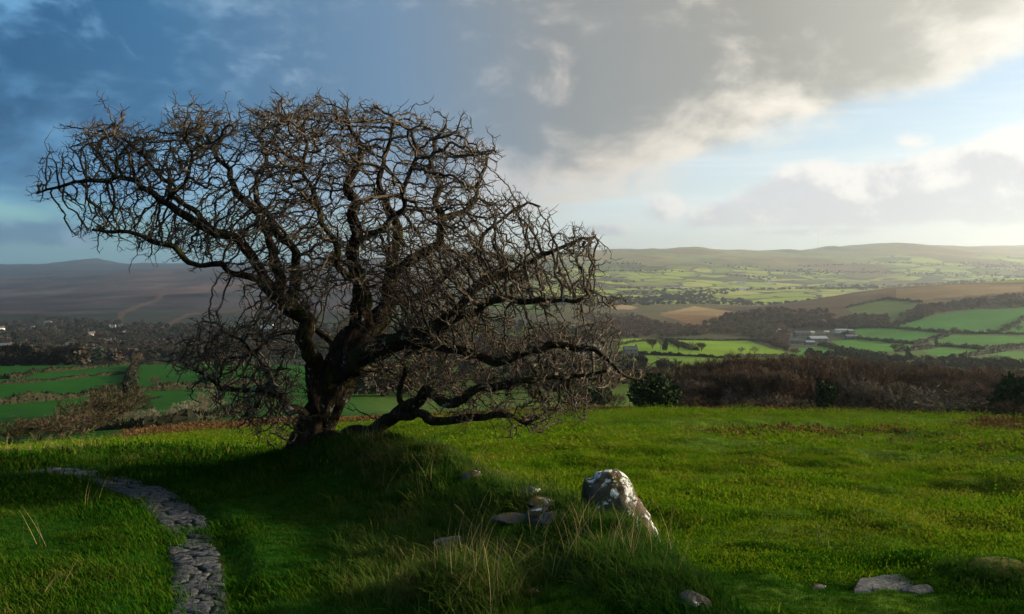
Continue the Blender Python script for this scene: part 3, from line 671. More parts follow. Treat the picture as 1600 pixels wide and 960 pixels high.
def tuft(seed, n, rad, h, width, lean, droop, mat, seg=3, wind=0.15):
    rng = np.random.default_rng(seed); V, Fs = [], []
    for k in range(n):
        b = rng.normal(0, rad, 2); a = rng.uniform(0, 6.283); L = h * rng.uniform(0.55, 1.15); w = width * rng.uniform(0.7, 1.3)
        side = np.array([math.cos(a), math.sin(a), 0]); f = np.array([-math.sin(a), math.cos(a), 0]) * rng.uniform(0.2, 1) * lean + np.array([-wind, 0, 0])
        i0 = sum(len(v) for v in V); rows = []
        for s in range(seg + 1):
            t = s / seg; c = np.array([b[0], b[1], -0.02]) + f * L * t ** 1.6 + np.array([0, 0, L * (t - droop * t ** 2.5)])
            ww = w * (1 - t ** 1.5) + 0.0004; rows += [c - side * ww, c + side * ww]
        V.append(np.array(rows))
        for s in range(seg): Fs.append([i0 + 2 * s, i0 + 2 * s + 1, i0 + 2 * s + 3, i0 + 2 * s + 2])
    return mesh_np('tuft', np.vstack(V), np.array(Fs), mat, link=False)

def path_dist(x, y):
    q = np.stack([x, y], 1); d = np.full(len(x), 9.0)
    for k in range(len(PATH) - 1): d = np.minimum(d, seg_dist(q, PATH[k], PATH[k + 1]))
    return d
NO_GRASS = []        # (x, y, radius) of bare stone
def rand_front(n, r0, r1, rng, a=0.66):
    r = np.sqrt(rng.uniform(r0 * r0, r1 * r1, n)); t = rng.uniform(-a, a, n)
    return r * np.sin(t), r * np.cos(t)
def build_grass():
    rng = np.random.default_rng(5)
    short = [tuft(100 + k, 16, 0.045, 0.075, 0.0032, 0.55, 0.3, M_TURF_SHADE) for k in range(5)]
    mids = [tuft(130 + k, 22, 0.13, 0.065, 0.007, 0.8, 0.45, M_PAST, 2) for k in range(5)]
    midl = [tuft(130 + k, 22, 0.12, 0.07, 0.006, 0.7, 0.4, M_TURF_SHADE, 2) for k in range(5)]
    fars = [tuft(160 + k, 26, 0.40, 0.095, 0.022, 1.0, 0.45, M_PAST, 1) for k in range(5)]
    longs = [tuft(200 + k, 30, 0.055, 0.26, 0.0032, 0.75, 0.42, M_LONG, 4, 0.1) for k in range(5)]
    straws = [tuft(230 + k, 6, 0.05, 0.42, 0.0018, 0.5, 0.15, M_STRAW, 4, -0.2) for k in range(3)]
    def keep(x, y, pd=0.125):
        m = path_dist(x, y) > pd + 0.07 * (y > 6.5) + rng.normal(0, 0.035, len(x))
        for (sx, sy, sr) in NO_GRASS: m &= (x - sx) ** 2 + (y - sy) ** 2 > sr ** 2
        return m
    def rots(n, tilt=0.12): return np.stack([rng.normal(0, tilt, n), rng.normal(0, tilt, n), rng.uniform(-1.4, 1.4, n)], 1)
    # cropped turf
    x, y = rand_front(46000, 2.6, 10.5, rng); m = keep(x, y); x, y = x[m], y[m]; n = len(x)
    s = np.clip(0.85 + 1.6 * fbm(x / 0.9, y / 0.9, 3), 0.45, 2.0) * rng.uniform(0.8, 1.25, n) * np.interp(y, [3, 10], [0.95, 1.3])
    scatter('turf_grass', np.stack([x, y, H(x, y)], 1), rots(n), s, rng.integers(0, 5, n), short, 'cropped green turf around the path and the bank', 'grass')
    x, y = rand_front(95000, 8.5, 26, rng); m = keep(x, y, 0.3); x, y = x[m], y[m]; n = len(x)
    s = np.clip(0.95 + 1.8 * fbm(x / 1.3, y / 1.0, 3), 0.72, 2.2) * rng.uniform(0.8, 1.25, n)
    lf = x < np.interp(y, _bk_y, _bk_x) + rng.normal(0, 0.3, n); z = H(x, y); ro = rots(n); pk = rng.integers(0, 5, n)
    for nm, q, pr, lab in (('pasture_grass', ~lf, mids, 'rough pasture grass falling away beyond the bank'), ('crest_grass', lf, midl, 'turf with shade put into its green on the crest left of the hawthorn')):
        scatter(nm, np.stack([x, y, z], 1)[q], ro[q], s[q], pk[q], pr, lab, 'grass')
    x, y = rand_front(75000, 24, 74, rng); br = fbm(x / 6, y / 6, 4); u = CX + F * x / y
    m = rng.random(len(x)) > 0.7 * S((br + 0.20) / 0.25) * np.exp(-((y - 46) / 16) ** 2) * S((u - 1060) / 160); x, y = x[m], y[m]; n = len(x)
    s = np.clip(0.9 + 2.0 * fbm(x / 2.4, y / 2.0, 3), 0.7, 2.2) * rng.uniform(0.8, 1.25, n) * np.interp(y, [24, 56, 70], [0.8, 1.05, 0.45])
    scatter('hillside_grass', np.stack([x, y, H(x, y)], 1), rots(n), s, rng.integers(0, 5, n), fars, 'tussocky grass on the brow of the hillside', 'grass')
    # tussocks standing out of the grazed field
    hump = [tuft(280 + k, 60, 0.13, 0.17, 0.006, 0.9, 0.45, M_PAST, 3, 0.2) for k in range(4)]
    x, y = rand_front(26000, 6, 46, rng); xb_ = np.interp(y, _bk_y, _bk_x); c = fbm(x / 3.2, y / 1.5, 4, 0.6)
    m = (x > xb_ + 0.5) & (rng.random(len(x)) < 0.75 * S((c - 0.06) / 0.2)) & (rng.random(len(x)) < np.interp(y, [6, 20, 46], [0.5, 0.8, 1.0])); x, y = x[m], y[m]; m = keep(x, y); x, y = x[m], y[m]; n = len(x)
    scatter('tussocks', np.stack([x, y, H(x, y)], 1), rots(n, 0.2), rng.uniform(0.5, 1.2, n) * np.interp(y, [6, 46], [0.8, 1.5]), rng.integers(0, 4, n), hump, 'coarse grass tussocks dotted over the grazed field', 'grass')
    # dead bracken on the brow
    fern = [tuft(260 + k, 26, 0.32, 0.26, 0.035, 0.9, 0.5, M_BRACKEN, 2) for k in range(4)]
    x, y = rand_front(26000, 30, 96, rng); u = CX + F * x / y; br = fbm(x / 6, y / 6, 4)
    pr = S((br + 0.20) / 0.25) * np.exp(-((y - 44 - 6 * S((u - 1300) / 300)) / 16) ** 2) * S((u - 1060) / 160) * 0.9 + S((y - 67) / 6) * S((100 - y) / 15) * S((u - 170) / 100)
    m = rng.random(len(x)) < pr; x, y = x[m], y[m]; n = len(x)
    scatter('dead_bracken', np.stack([x, y, H(x, y)], 1), rots(n, 0.2), rng.uniform(0.6, 1.6, n), rng.integers(0, 4, n), fern, 'rusty dead bracken along the brow of the hill', 'bracken')
    # long grass on the bank, the tussocks and the crest
    xs, ys = [], []
    def clump(u, v, d0, d1, su, sv, n):
        p = unproj(rng.normal(u, su, n), rng.normal(v, sv, n), d0, d1, 80); xs.extend(p[:, 0]); ys.extend(p[:, 1])
    clump(735, 905, 2.8, 9, 42, 22, 520); clump(955, 890, 3, 5.1, 40, 14, 200); clump(860, 885, 3, 9, 55, 20, 130); clump(600, 880, 3, 9, 40, 35, 200)
    clump(555, 712, 6, 12, 22, 12, 90); clump(640, 735, 5, 11, 45, 22, 260); clump(475, 712, 7, 12, 18, 8, 60); clump(690, 800, 4, 10, 60, 30, 240); clump(1050, 920, 3, 7, 25, 25, 120)
    clump(1560, 905, 5, 12, 45, 14, 170); clump(100, 706, 8, 16, 60, 5, 120); clump(350, 708, 8, 16, 90, 5, 120)
    yb = rng.uniform(3.4, 9.3, 900); xs.extend(np.interp(yb, _bk_y, _bk_x) + rng.normal(-0.05, 0.22, 900)); ys.extend(yb)
    x, y = np.array(xs), np.array(ys); m = keep(x, y); x, y = x[m], y[m]; n = len(x)
    scatter('long_grass', np.stack([x, y, H(x, y)], 1), rots(n, 0.25), rng.uniform(0.35, 0.8, n), rng.integers(0, 5, n), longs, 'long arching grass tussocks on the rubble bank', 'grass')
    xs, ys = [], []
    clump(90, 700, 9, 16, 55, 3, 34); clump(20, 702, 9, 16, 25, 3, 12); clump(345, 702, 9, 16, 4, 2, 3); clump(556, 702, 6, 11, 9, 9, 6); clump(760, 890, 3, 7, 60, 25, 22); clump(960, 880, 3, 7, 60, 25, 16); clump(150, 830, 4, 8, 120, 60, 5); clump(690, 760, 4, 9, 80, 40, 10); clump(1300, 790, 5, 12, 150, 40, 6)
    x, y = np.array(xs), np.array(ys); n = len(x)
    scatter('straw_stems', np.stack([x, y, H(x, y)], 1), rots(n, 0.25), rng.uniform(0.45, 0.9, n), rng.integers(0, 3, n), straws, 'pale dry straw stems standing in the turf', 'grass')

# ------------------------------------------------------------------ stones
def vn3(p, s, seed=0):
    x, y, z = (p * s).T; return fbm(x + seed * 3.1, y + z * 0.73 + seed, 4) + fbm(z + 5.7 + seed, x * 0.81 - y * 0.3, 4) 
def ico(sub):
    bm = bmesh.new(); bmesh.ops.create_icosphere(bm, subdivisions=sub, radius=1.0)
    V = np.array([v.co[:] for v in bm.verts]); Fs = np.array([[v.index for v in f.verts] for f in bm.faces]); bm.free(); return V, Fs
def rock(name, u, v, d0, d1, size, rz, seed, label, cat='rock', mat=None, sink=0.36, group=None, sub=4, tilt=0.0):
    V, Fs = ico(sub); p = unproj(u, v, d0, d1)[0]
    V = V * (1 + 0.30 * vn3(V, 1.1, seed)[:, None] + 0.10 * vn3(V, 3.3, seed + 5)[:, None])
    V = np.sign(V) * np.abs(V) ** 0.82
    # split faces: flatten a few sides
    rng = np.random.default_rng(seed)
    for k in range(6):
        nrm = rng.normal(0, 1, 3); nrm /= np.linalg.norm(nrm); c = V @ nrm; lim = rng.uniform(0.62, 0.85); V = V - np.maximum(c - lim, 0)[:, None] * nrm * 0.8
    V = V * (1 + 0.025 * vn3(V, 9.0, seed + 9)[:, None]) * np.array(size)
    c, s = math.cos(tilt), math.sin(tilt); V = np.stack([V[:, 0] * c + V[:, 2] * s, V[:, 1], -V[:, 0] * s + V[:, 2] * c], 1)
    o = mesh_np(name, V, Fs, mat or M_ROCK, smooth=True); o.location = (p[0], p[1], p[2] + size[2] * (1 - 2 * sink)); o.rotation_euler = (0, 0, rz)
    NO_GRASS.append((p[0], p[1], max(size[:2]) * (0.95 if 'slab' not in name else 0.36)))
    return tag(o, label, cat, group)
def build_stones():
    # the standing stone: rings between its left and right outline
    d = 5.35
    prof = [(905,912,1062),(885,913,1052),(860,911,1041),(830,909,1024),(800,908,1010),(780,908,1001),(762,911,990),(750,919,981),(743,930,973),(739,944,962)]
    rows = np.array(prof, float); vv = np.linspace(905, 739, 46); vv = 739 + (905 - 739) * np.linspace(1, 0, 46) ** 1.0
    l = np.interp(-vv, -rows[:, 0], rows[:, 1]); r = np.interp(-vv, -rows[:, 0], rows[:, 2]); n = 56
    k = np.exp(-0.5 * (np.arange(-3, 4) / 1.5) ** 2); k /= k.sum(); l = np.convolve(np.pad(l, 3, 'edge'), k, 'valid'); r = np.convolve(np.pad(r, 3, 'edge'), k, 'valid')
    a = np.linspace(0, 2 * math.pi, n, endpoint=False); V = []
    for i, q in enumerate(vv):
        c = (l[i] + r[i]) / 2; h = (r[i] - l[i]) / 2; z = (HZ - q) / F * d
        ca = np.sign(np.cos(a)) * np.abs(np.cos(a)) ** 0.78; sa = np.sign(np.sin(a)) * np.abs(np.sin(a)) ** 0.78
        V.append(np.stack([(c - CX) / F * d + ca * h / F * d, d + 0.05 + sa * h * 0.72 / F * d - 0.10 * (i / 45.0) ** 2 * 0, np.full(n, z)], 1))
    V = np.vstack(V); V = np.vstack([V, [[V[-n:, 0].mean(), V[-n:, 1].mean(), V[-1, 2] + 0.006]]])
    cen = V.mean(0); out = V - cen; out /= np.linalg.norm(out, axis=1)[:, None]
    V = V + out * (0.030 * vn3(V, 6.0, 2) + 0.012 * vn3(V, 22.0, 4) - 0.03 * np.exp(-((V[:, 0] - 0.535) / 0.02) ** 2) * S((V[:, 2] + 1.45) / 0.1))[:, None]
    idx = np.arange(46 * n).reshape(46, n); j = np.roll(idx, -1, 1)
    Fs = [list(map(int, f)) for f in np.stack([idx[:-1], j[:-1], j[1:], idx[1:]], -1).reshape(-1, 4)] + [[int(idx[-1, k]), int(idx[-1, (k + 1) % n]), 46 * n] for k in range(n)]
    base = np.array([0.72, d, H(0.72, d)]); o = mesh_np('standing_stone', V - base, Fs, M_STONE, smooth=True); o.location = base
    tag(o, 'stubby standing stone blotched with white lichen on the bank', 'stone'); NO_GRASS.append((0.72, d - 0.02, 0.30))
    B = 'rubble stones along the bank'
    rock('bank_stone', 868, 826, 4, 9, (0.105, 0.10, 0.05), 0.3, 21, 'pale flat stone at the foot of the bank rubble, nearest the standing stone', 'stone', group=B)
    rock('bank_stone', 846, 812, 4, 9, (0.12, 0.10, 0.065), 1.3, 22, 'rounded tan stone in the middle of the bank rubble', 'stone', group=B)
    rock('bank_stone', 800, 824, 4, 9, (0.13, 0.07, 0.035), 0.25, 23, 'long low brown slab edge left of the bank rubble', 'stone', group=B)
    rock('bank_stone', 848, 796, 4, 9, (0.10, 0.09, 0.045), 0.8, 24, 'dark grey stone lying above the tan stone on the bank', 'stone', group=B)
    rock('bank_stone', 830, 782, 4, 9, (0.075, 0.07, 0.045), 2.0, 25, 'small grey stone near the top of the bank rubble', 'stone', group=B)
    rock('bank_stone', 817, 773, 4, 10, (0.045, 0.045, 0.03), 1.0, 26, 'topmost little pale stone of the bank rubble', 'stone', group=B)
    rock('bank_stone', 738, 750, 5, 11, (0.10, 0.07, 0.05), 0.5, 27, 'reddish stone half sunk on the bank between tree and rubble', 'stone', group=B)
    rock('bank_stone', 700, 858, 3.5, 9, (0.13, 0.10, 0.06), 0.2, 28, 'dark shaded stone sunk in the turf left of the rubble', 'stone', group=B)
    rock('bank_stone', 832, 930, 2.8, 6, (0.05, 0.04, 0.03), 0.9, 29, 'small pale green stone among long grass in the foreground', 'stone', group=B)
    rock('bank_stone', 1084, 950, 2.8, 6, (0.07, 0.07, 0.06), 0.4, 30, 'blue-grey rounded stone at the bottom edge under the bank', 'stone', group=B)
    rock('bank_stone', 1060, 906, 2.8, 6, (0.032, 0.03, 0.026), 0.4, 31, 'tiny dark stone on the end slope of the bank', 'stone', group=B)
    rock('field_stone', 1084, 902, 5, 12, (0.085, 0.075, 0.055), 0.1, 32, 'small blue-grey stone lying alone in the turf right of bank', 'stone')
    rock('rock_slab', 1388, 922, 5, 12, (0.40, 0.26, 0.020), 0.25, 33, 'flat grey rock slab flush with the turf at lower right', 'rock', mat=M_SLAB, sink=0.52, sub=5)
    rock('rock_slab', 1436, 926, 5, 12, (0.16, 0.10, 0.04), 0.1, 34, 'small grey rock end just right of the flat slab', 'rock', mat=M_SLAB, sink=0.38)
    rock('rock_slab', 1275, 915, 5, 12, (0.10, 0.06, 0.025), 0.4, 35, 'thin scrap of rock left of the flat slab', 'rock', mat=M_ROCK, sink=0.34)
    rock('mossy_boulder', 1572, 893, 5, 12, (0.34, 0.24, 0.055), 0.2, 36, 'low mossy boulder in grass at the right edge', 'rock', mat=M_MOSS, sink=0.48); NO_GRASS.pop()
def clip_cell(poly, a, b):
    """part of a convex polygon closer to a than to b"""
    m = (a + b) / 2; nrm = b - a; out = []
    for i in range(len(poly)):
        p, q = poly[i], poly[(i + 1) % len(poly)]; dp = (p - m) @ nrm; dq = (q - m) @ nrm
        if dp <= 0: out.append(p)
        if (dp < 0) != (dq < 0): out.append(p + (q - p) * dp / (dp - dq))
    return out
def build_path():
    rng = np.random.default_rng(9)
    P = catmull(PATH, 20); s = np.concatenate([[0], np.cumsum(np.hypot(*np.diff(P, axis=0).T))])
    n = 150; ss = np.linspace(0, s[-1], n); C = np.stack([np.interp(ss, s, P[:, k]) for k in range(2)], 1)
    T = np.gradient(C, axis=0); T /= np.hypot(*T.T)[:, None]; Nn = np.stack([-T[:, 1], T[:, 0]], 1)
    wd = lambda q: np.interp(q, [0, 2, 4, s[-1]], [0.145, 0.155, 0.205, 0.24])
    V = []; 
    for k in np.linspace(-1, 1, 7):
        e = C + Nn * (wd(ss) * k * 1.06)[:, None]; V.append(np.column_stack([e, H(e[:, 0], e[:, 1]) + 0.004]))
    V = np.stack(V, 1).reshape(-1, 3); idx = np.arange(n * 7).reshape(n, 7)
    q = np.stack([idx[:-1, :-1], idx[:-1, 1:], idx[1:, 1:], idx[1:, :-1]], -1).reshape(-1, 4)[:, ::-1]
    o = mesh_np('path', V, q, M_SOIL, smooth=True); o['kind'] = 'structure'; o['label'] = 'narrow footpath of worn grey flagstones curving through turf'
    # stones as cells between jittered seeds, in (along, across)
    seeds = []; q = 0.0; row = 0
    while q < s[-1]:
        k = rng.choice([1, 2, 2, 3])
        for c in range(k): seeds.append((q + rng.normal(0, 0.05), ((c + 0.5) / k * 2 - 1) * wd(q) * 0.98 + rng.normal(0, 0.02)))
        q += rng.uniform(0.11, 0.22) * (1 + 0.25 * (q > 3)); row += 1
    seeds = np.array(seeds)
    for i, a in enumerate(seeds):
        w0 = float(wd(a[0])) * rng.uniform(0.92, 1.12); poly = [np.array(p) for p in ((a[0] - .25, -w0), (a[0] + .25, -w0), (a[0] + .25, w0), (a[0] - .25, w0))]
        for b in seeds[np.hypot(*(seeds - a).T) < 0.5]:
            if (b != a).any() and len(poly) > 2: poly = clip_cell(poly, a, b)
        if len(poly) < 3: continue
        poly = np.array(poly); c = poly.mean(0)
        m = 22; ang = np.linspace(0, 2 * math.pi, m, endpoint=False); rad = np.full(m, 9.0)   # rounded outline inside the cell
        for e in range(len(poly)):
            p, r2 = poly[e], poly[(e + 1) % len(poly)]; ed = r2 - p; nn = np.array([ed[1], -ed[0]]); nl = np.hypot(*nn)
            if nl < 1e-5: continue
            nn /= nl; dist = (p - c) @ nn
            if dist < 0: nn, dist = -nn, -dist
            cs = np.cos(ang) * nn[0] + np.sin(ang) * nn[1]; rad = np.minimum(rad, np.where(cs > 0.02, dist / np.maximum(cs, 0.02), 9))
        rad = np.minimum(rad, 0.2); f = np.fft.rfft(rad); f[6:] *= 0.15; rad = np.fft.irfft(f, m) - rng.uniform(0.006, 0.02); rad = np.maximum(rad, 0.012) * (1 + rng.normal(0, 0.05, m))
        dome = rng.uniform(0.006, 0.014); tl = rng.normal(0, 0.035, 2); vs_, rings = [], ((1.0, -0.03), (1.0, 0.25), (0.9, 0.75), (0.6, 0.98), (0.3, 1.0))
        for sc, hh in rings:
            sq = np.stack([c[0] + np.cos(ang) * rad * sc, c[1] + np.sin(ang) * rad * sc], 1)
            cx = np.stack([np.interp(sq[:, 0], ss, C[:, k]) for k in range(2)], 1); nx = np.stack([np.interp(sq[:, 0], ss, Nn[:, k]) for k in range(2)], 1)
            xy = cx + nx * sq[:, 1:2]; z = H(xy[:, 0], xy[:, 1]) + 0.010 + dome * hh * (1 if hh > 0 else 1) + (sq - c) @ tl * (hh > 0.2) + rng.normal(0, 0.004, m) * (hh > 0.3)
            vs_.append(np.column_stack([xy, z]))
        V = np.vstack(vs_); V = np.vstack([V, V[-m:].mean(0)[None]]); Fs = []
        for rI in range(len(rings) - 1):
            for e in range(m): Fs.append([rI * m + e, rI * m + (e + 1) % m, (rI + 1) * m + (e + 1) % m, (rI + 1) * m + e])
        for e in range(m): Fs.append([(len(rings) - 1) * m + e, (len(rings) - 1) * m + (e + 1) % m, len(V) - 1])
        mesh_np('paving_stone', V, Fs, M_FLAG, o, smooth=True)
M_MOSS = simple('boulder_moss', (0.05, 0.06, 0.01), (0.16, 0.13, 0.02), 14.0, bmp=0.03)
build_stones(); build_path(); build_grass()
# ------------------------------------------------------------------ bare trees, bushes and hedges of the middle distance
def bare_tree(seed, h, spread, bole=0.22, limbs=6, lev=4, twigs=3, tw=0.02, twl=0.5, up=0.35):
    """trunk and crown as two vertex/face sets; crown = tapering limbs plus thin twig slivers"""
    rng = np.random.default_rng(seed); TV, TF, CV, CF = [], [], VL(), []; SV = []
    r0 = h * 0.022
    top = np.array([rng.normal(0, .03) * h, rng.normal(0, .03) * h, bole * h])
    if bole > 0.05: tube(TV, TF, np.array([[0, 0, -0.3], [0, 0, bole * h * 0.4], top, top + [0, 0, 0.12 * h]]), [r0 * 1.35, r0, r0 * 0.85, r0 * .5], 6)
    def grow(p, d, L, r, k):
        n = 3; P = [p]
        for i in range(n):
            d = d + rng.normal(0, 0.16, 3) + np.array([0, 0, up * 0.12]); d /= np.linalg.norm(d); P.append(P[-1] + d * L / n)
        tube(CV, CF, P, np.linspace(r, r * 0.55, n + 1), 4 if k > 2 else 3)
        if k == 0:
            for i in range(twigs * 3):
                q = P[rng.integers(1, 4)]; e = d + rng.normal(0, 0.75, 3) + np.array([0, 0, up * 0.5]); e /= np.linalg.norm(e)
                sd = np.cross(e, rng.normal(0, 1, 3)); sd /= np.linalg.norm(sd) + 1e-9; l = twl * rng.uniform(0.5, 1.2)
                SV.append(np.array([q - sd * tw, q + sd * tw, q + e * l]))
            return
        for i in range(rng.integers(2, 4) + (k > 2)):
            e = d + rng.normal(0, 0.55, 3); e[2] = abs(e[2]) * 0.8 + up * 0.3; e /= np.linalg.norm(e)
            grow(P[rng.integers(1, 4)] if i else P[-1], e, L * rng.uniform(0.6, 0.85), r * 0.55, k - 1)
    for i in range(limbs):
        a = i / limbs * 6.283 + rng.uniform(-.4, .4); sp = spread * rng.uniform(0.3, 1.0)
        d = np.array([math.cos(a) * sp, math.sin(a) * sp, 1.0]); d /= np.linalg.norm(d)
        grow(top * rng.uniform(0.8, 1.05) if bole > 0.05 else np.array([math.cos(a), math.sin(a), 0]) * 0.12 * h * rng.uniform(0, 1), d, h * (1 - bole) * 0.36, r0 * 0.62, lev)
    S3 = np.vstack(SV); i0 = sum(len(v) for v in CV)
    V = np.vstack(CV + [S3]); Fq = np.vstack(CF); Ft = i0 + np.arange(len(S3)).reshape(-1, 3)
    V[:, 2] *= h / max(V[:, 2].max(), 0.1)
    faces = Fq.tolist() + Ft.tolist()
    return (np.vstack(TV) if TV else None, np.vstack(TF).tolist() if TF else None, V, faces)
def leafy(seed, h, w, n, sz, cone=0.0):
    rng = np.random.default_rng(seed); c = []
    lobes = [(rng.normal(0, .3, 2) * w, rng.uniform(.3, .75) * h, rng.uniform(.25, .5)) for _ in range(7)]
    for k in range(n):
        (o, z0, s) = lobes[rng.integers(0, 7)]; d = rng.normal(0, 1, 3); d /= np.linalg.norm(d); d *= rng.uniform(.6, 1.0) ** .5
        p = np.array([o[0] + d[0] * w * s * 1.3, o[1] + d[1] * w * s * 1.3, z0 + d[2] * h * .32]); t = np.clip(p[2] / h, 0, 1); p[:2] *= 1 - cone * t
        if p[2] < 0: continue
        a, b = rng.normal(0, sz, 3), rng.normal(0, sz, 3); c.append(np.array([p - a, p + b, p + a, p - b]))
    V = np.vstack(c); return V, np.arange(len(V)).reshape(-1, 4).tolist()
def two_part(name, data, mt, mc):
    TV, TF, V, Fs = data; ms = []
    if TV is not None: ms.append(('trunk', mesh_np(name + '_trunk', TV, TF, mt, link=False).data))
    ms.append(('crown', mesh_np(name + '_crown', V, Fs, mc, link=False).data)); return ms
BARE = [two_part('bare_tree', bare_tree(40 + k, 8.0, 0.5 + 0.08 * k, 0.17, 7, 4, 4, 0.022, 0.95, 1.0), M_WOODT, M_WOOD) for k in range(5)]
ROUND = [two_part('round_tree', bare_tree(60 + k, 8.0, 1.2, 0.24, 7, 3, 4, 0.035, 0.8, 0.2), M_WOODT, M_WOOD) for k in range(3)]
PALE = [two_part('pale_bush', bare_tree(70 + k, 2.6, 0.9, 0.0, 14, 2, 4, 0.012, 0.4, 0.3), M_WOODT, M_WILLOW) for k in range(3)]
BROWNB = [two_part('brown_bush', bare_tree(80 + k, 2.6, 1.0, 0.0, 14, 2, 5, 0.016, 0.4, 0.2), M_WOODT, M_WOOD) for k in range(3)]
DULL = [two_part('dull_bush', bare_tree(85 + k, 2.6, 1.0, 0.0, 16, 2, 6, 0.02, 0.36, 0.2), M_WOODT, M_DULL) for k in range(3)]
DARK = []
for k in range(3):
    V, Fs = leafy(90 + k, 2.6, 1.6, 1500, 0.09); DARK.append([('crown', mesh_np('dark_bush_crown', V, Fs, M_GORSE, link=False).data)])
CONE = []
for k in range(2):
    V, Fs = leafy(95 + k, 9.0, 2.6, 1400, 0.28, 0.6); CONE.append(two_part('conifer', (np.array([[.15,0,-.3],[-.1,.13,-.3],[-.1,-.13,-.3],[0,0,5]]), [[0,1,3],[1,2,3],[2,0,3]], V, Fs), M_WOODT, M_GORSE))
def plant(name, parts, p, scale, rz, label, cat, group=None, sx=1.0):
    if len(parts) == 1:
        o = bpy.data.objects.new(name, parts[0][1]); col.objects.link(o)
    else:
        o = empty(name, p)
        for nm, me in parts: c = bpy.data.objects.new(nm, me); col.objects.link(c); c.parent = o
    o.location = p; o.rotation_euler = (0, 0, rz); o.scale = (scale * sx, scale * sx, scale)
    return tag(o, label, cat, group)
def at(u, v, d0, d1): return unproj(u, v, d0, d1)[0]
def onland(u, d): x = (u - CX) / F * d; return np.array([x, d, float(H(x, d))])

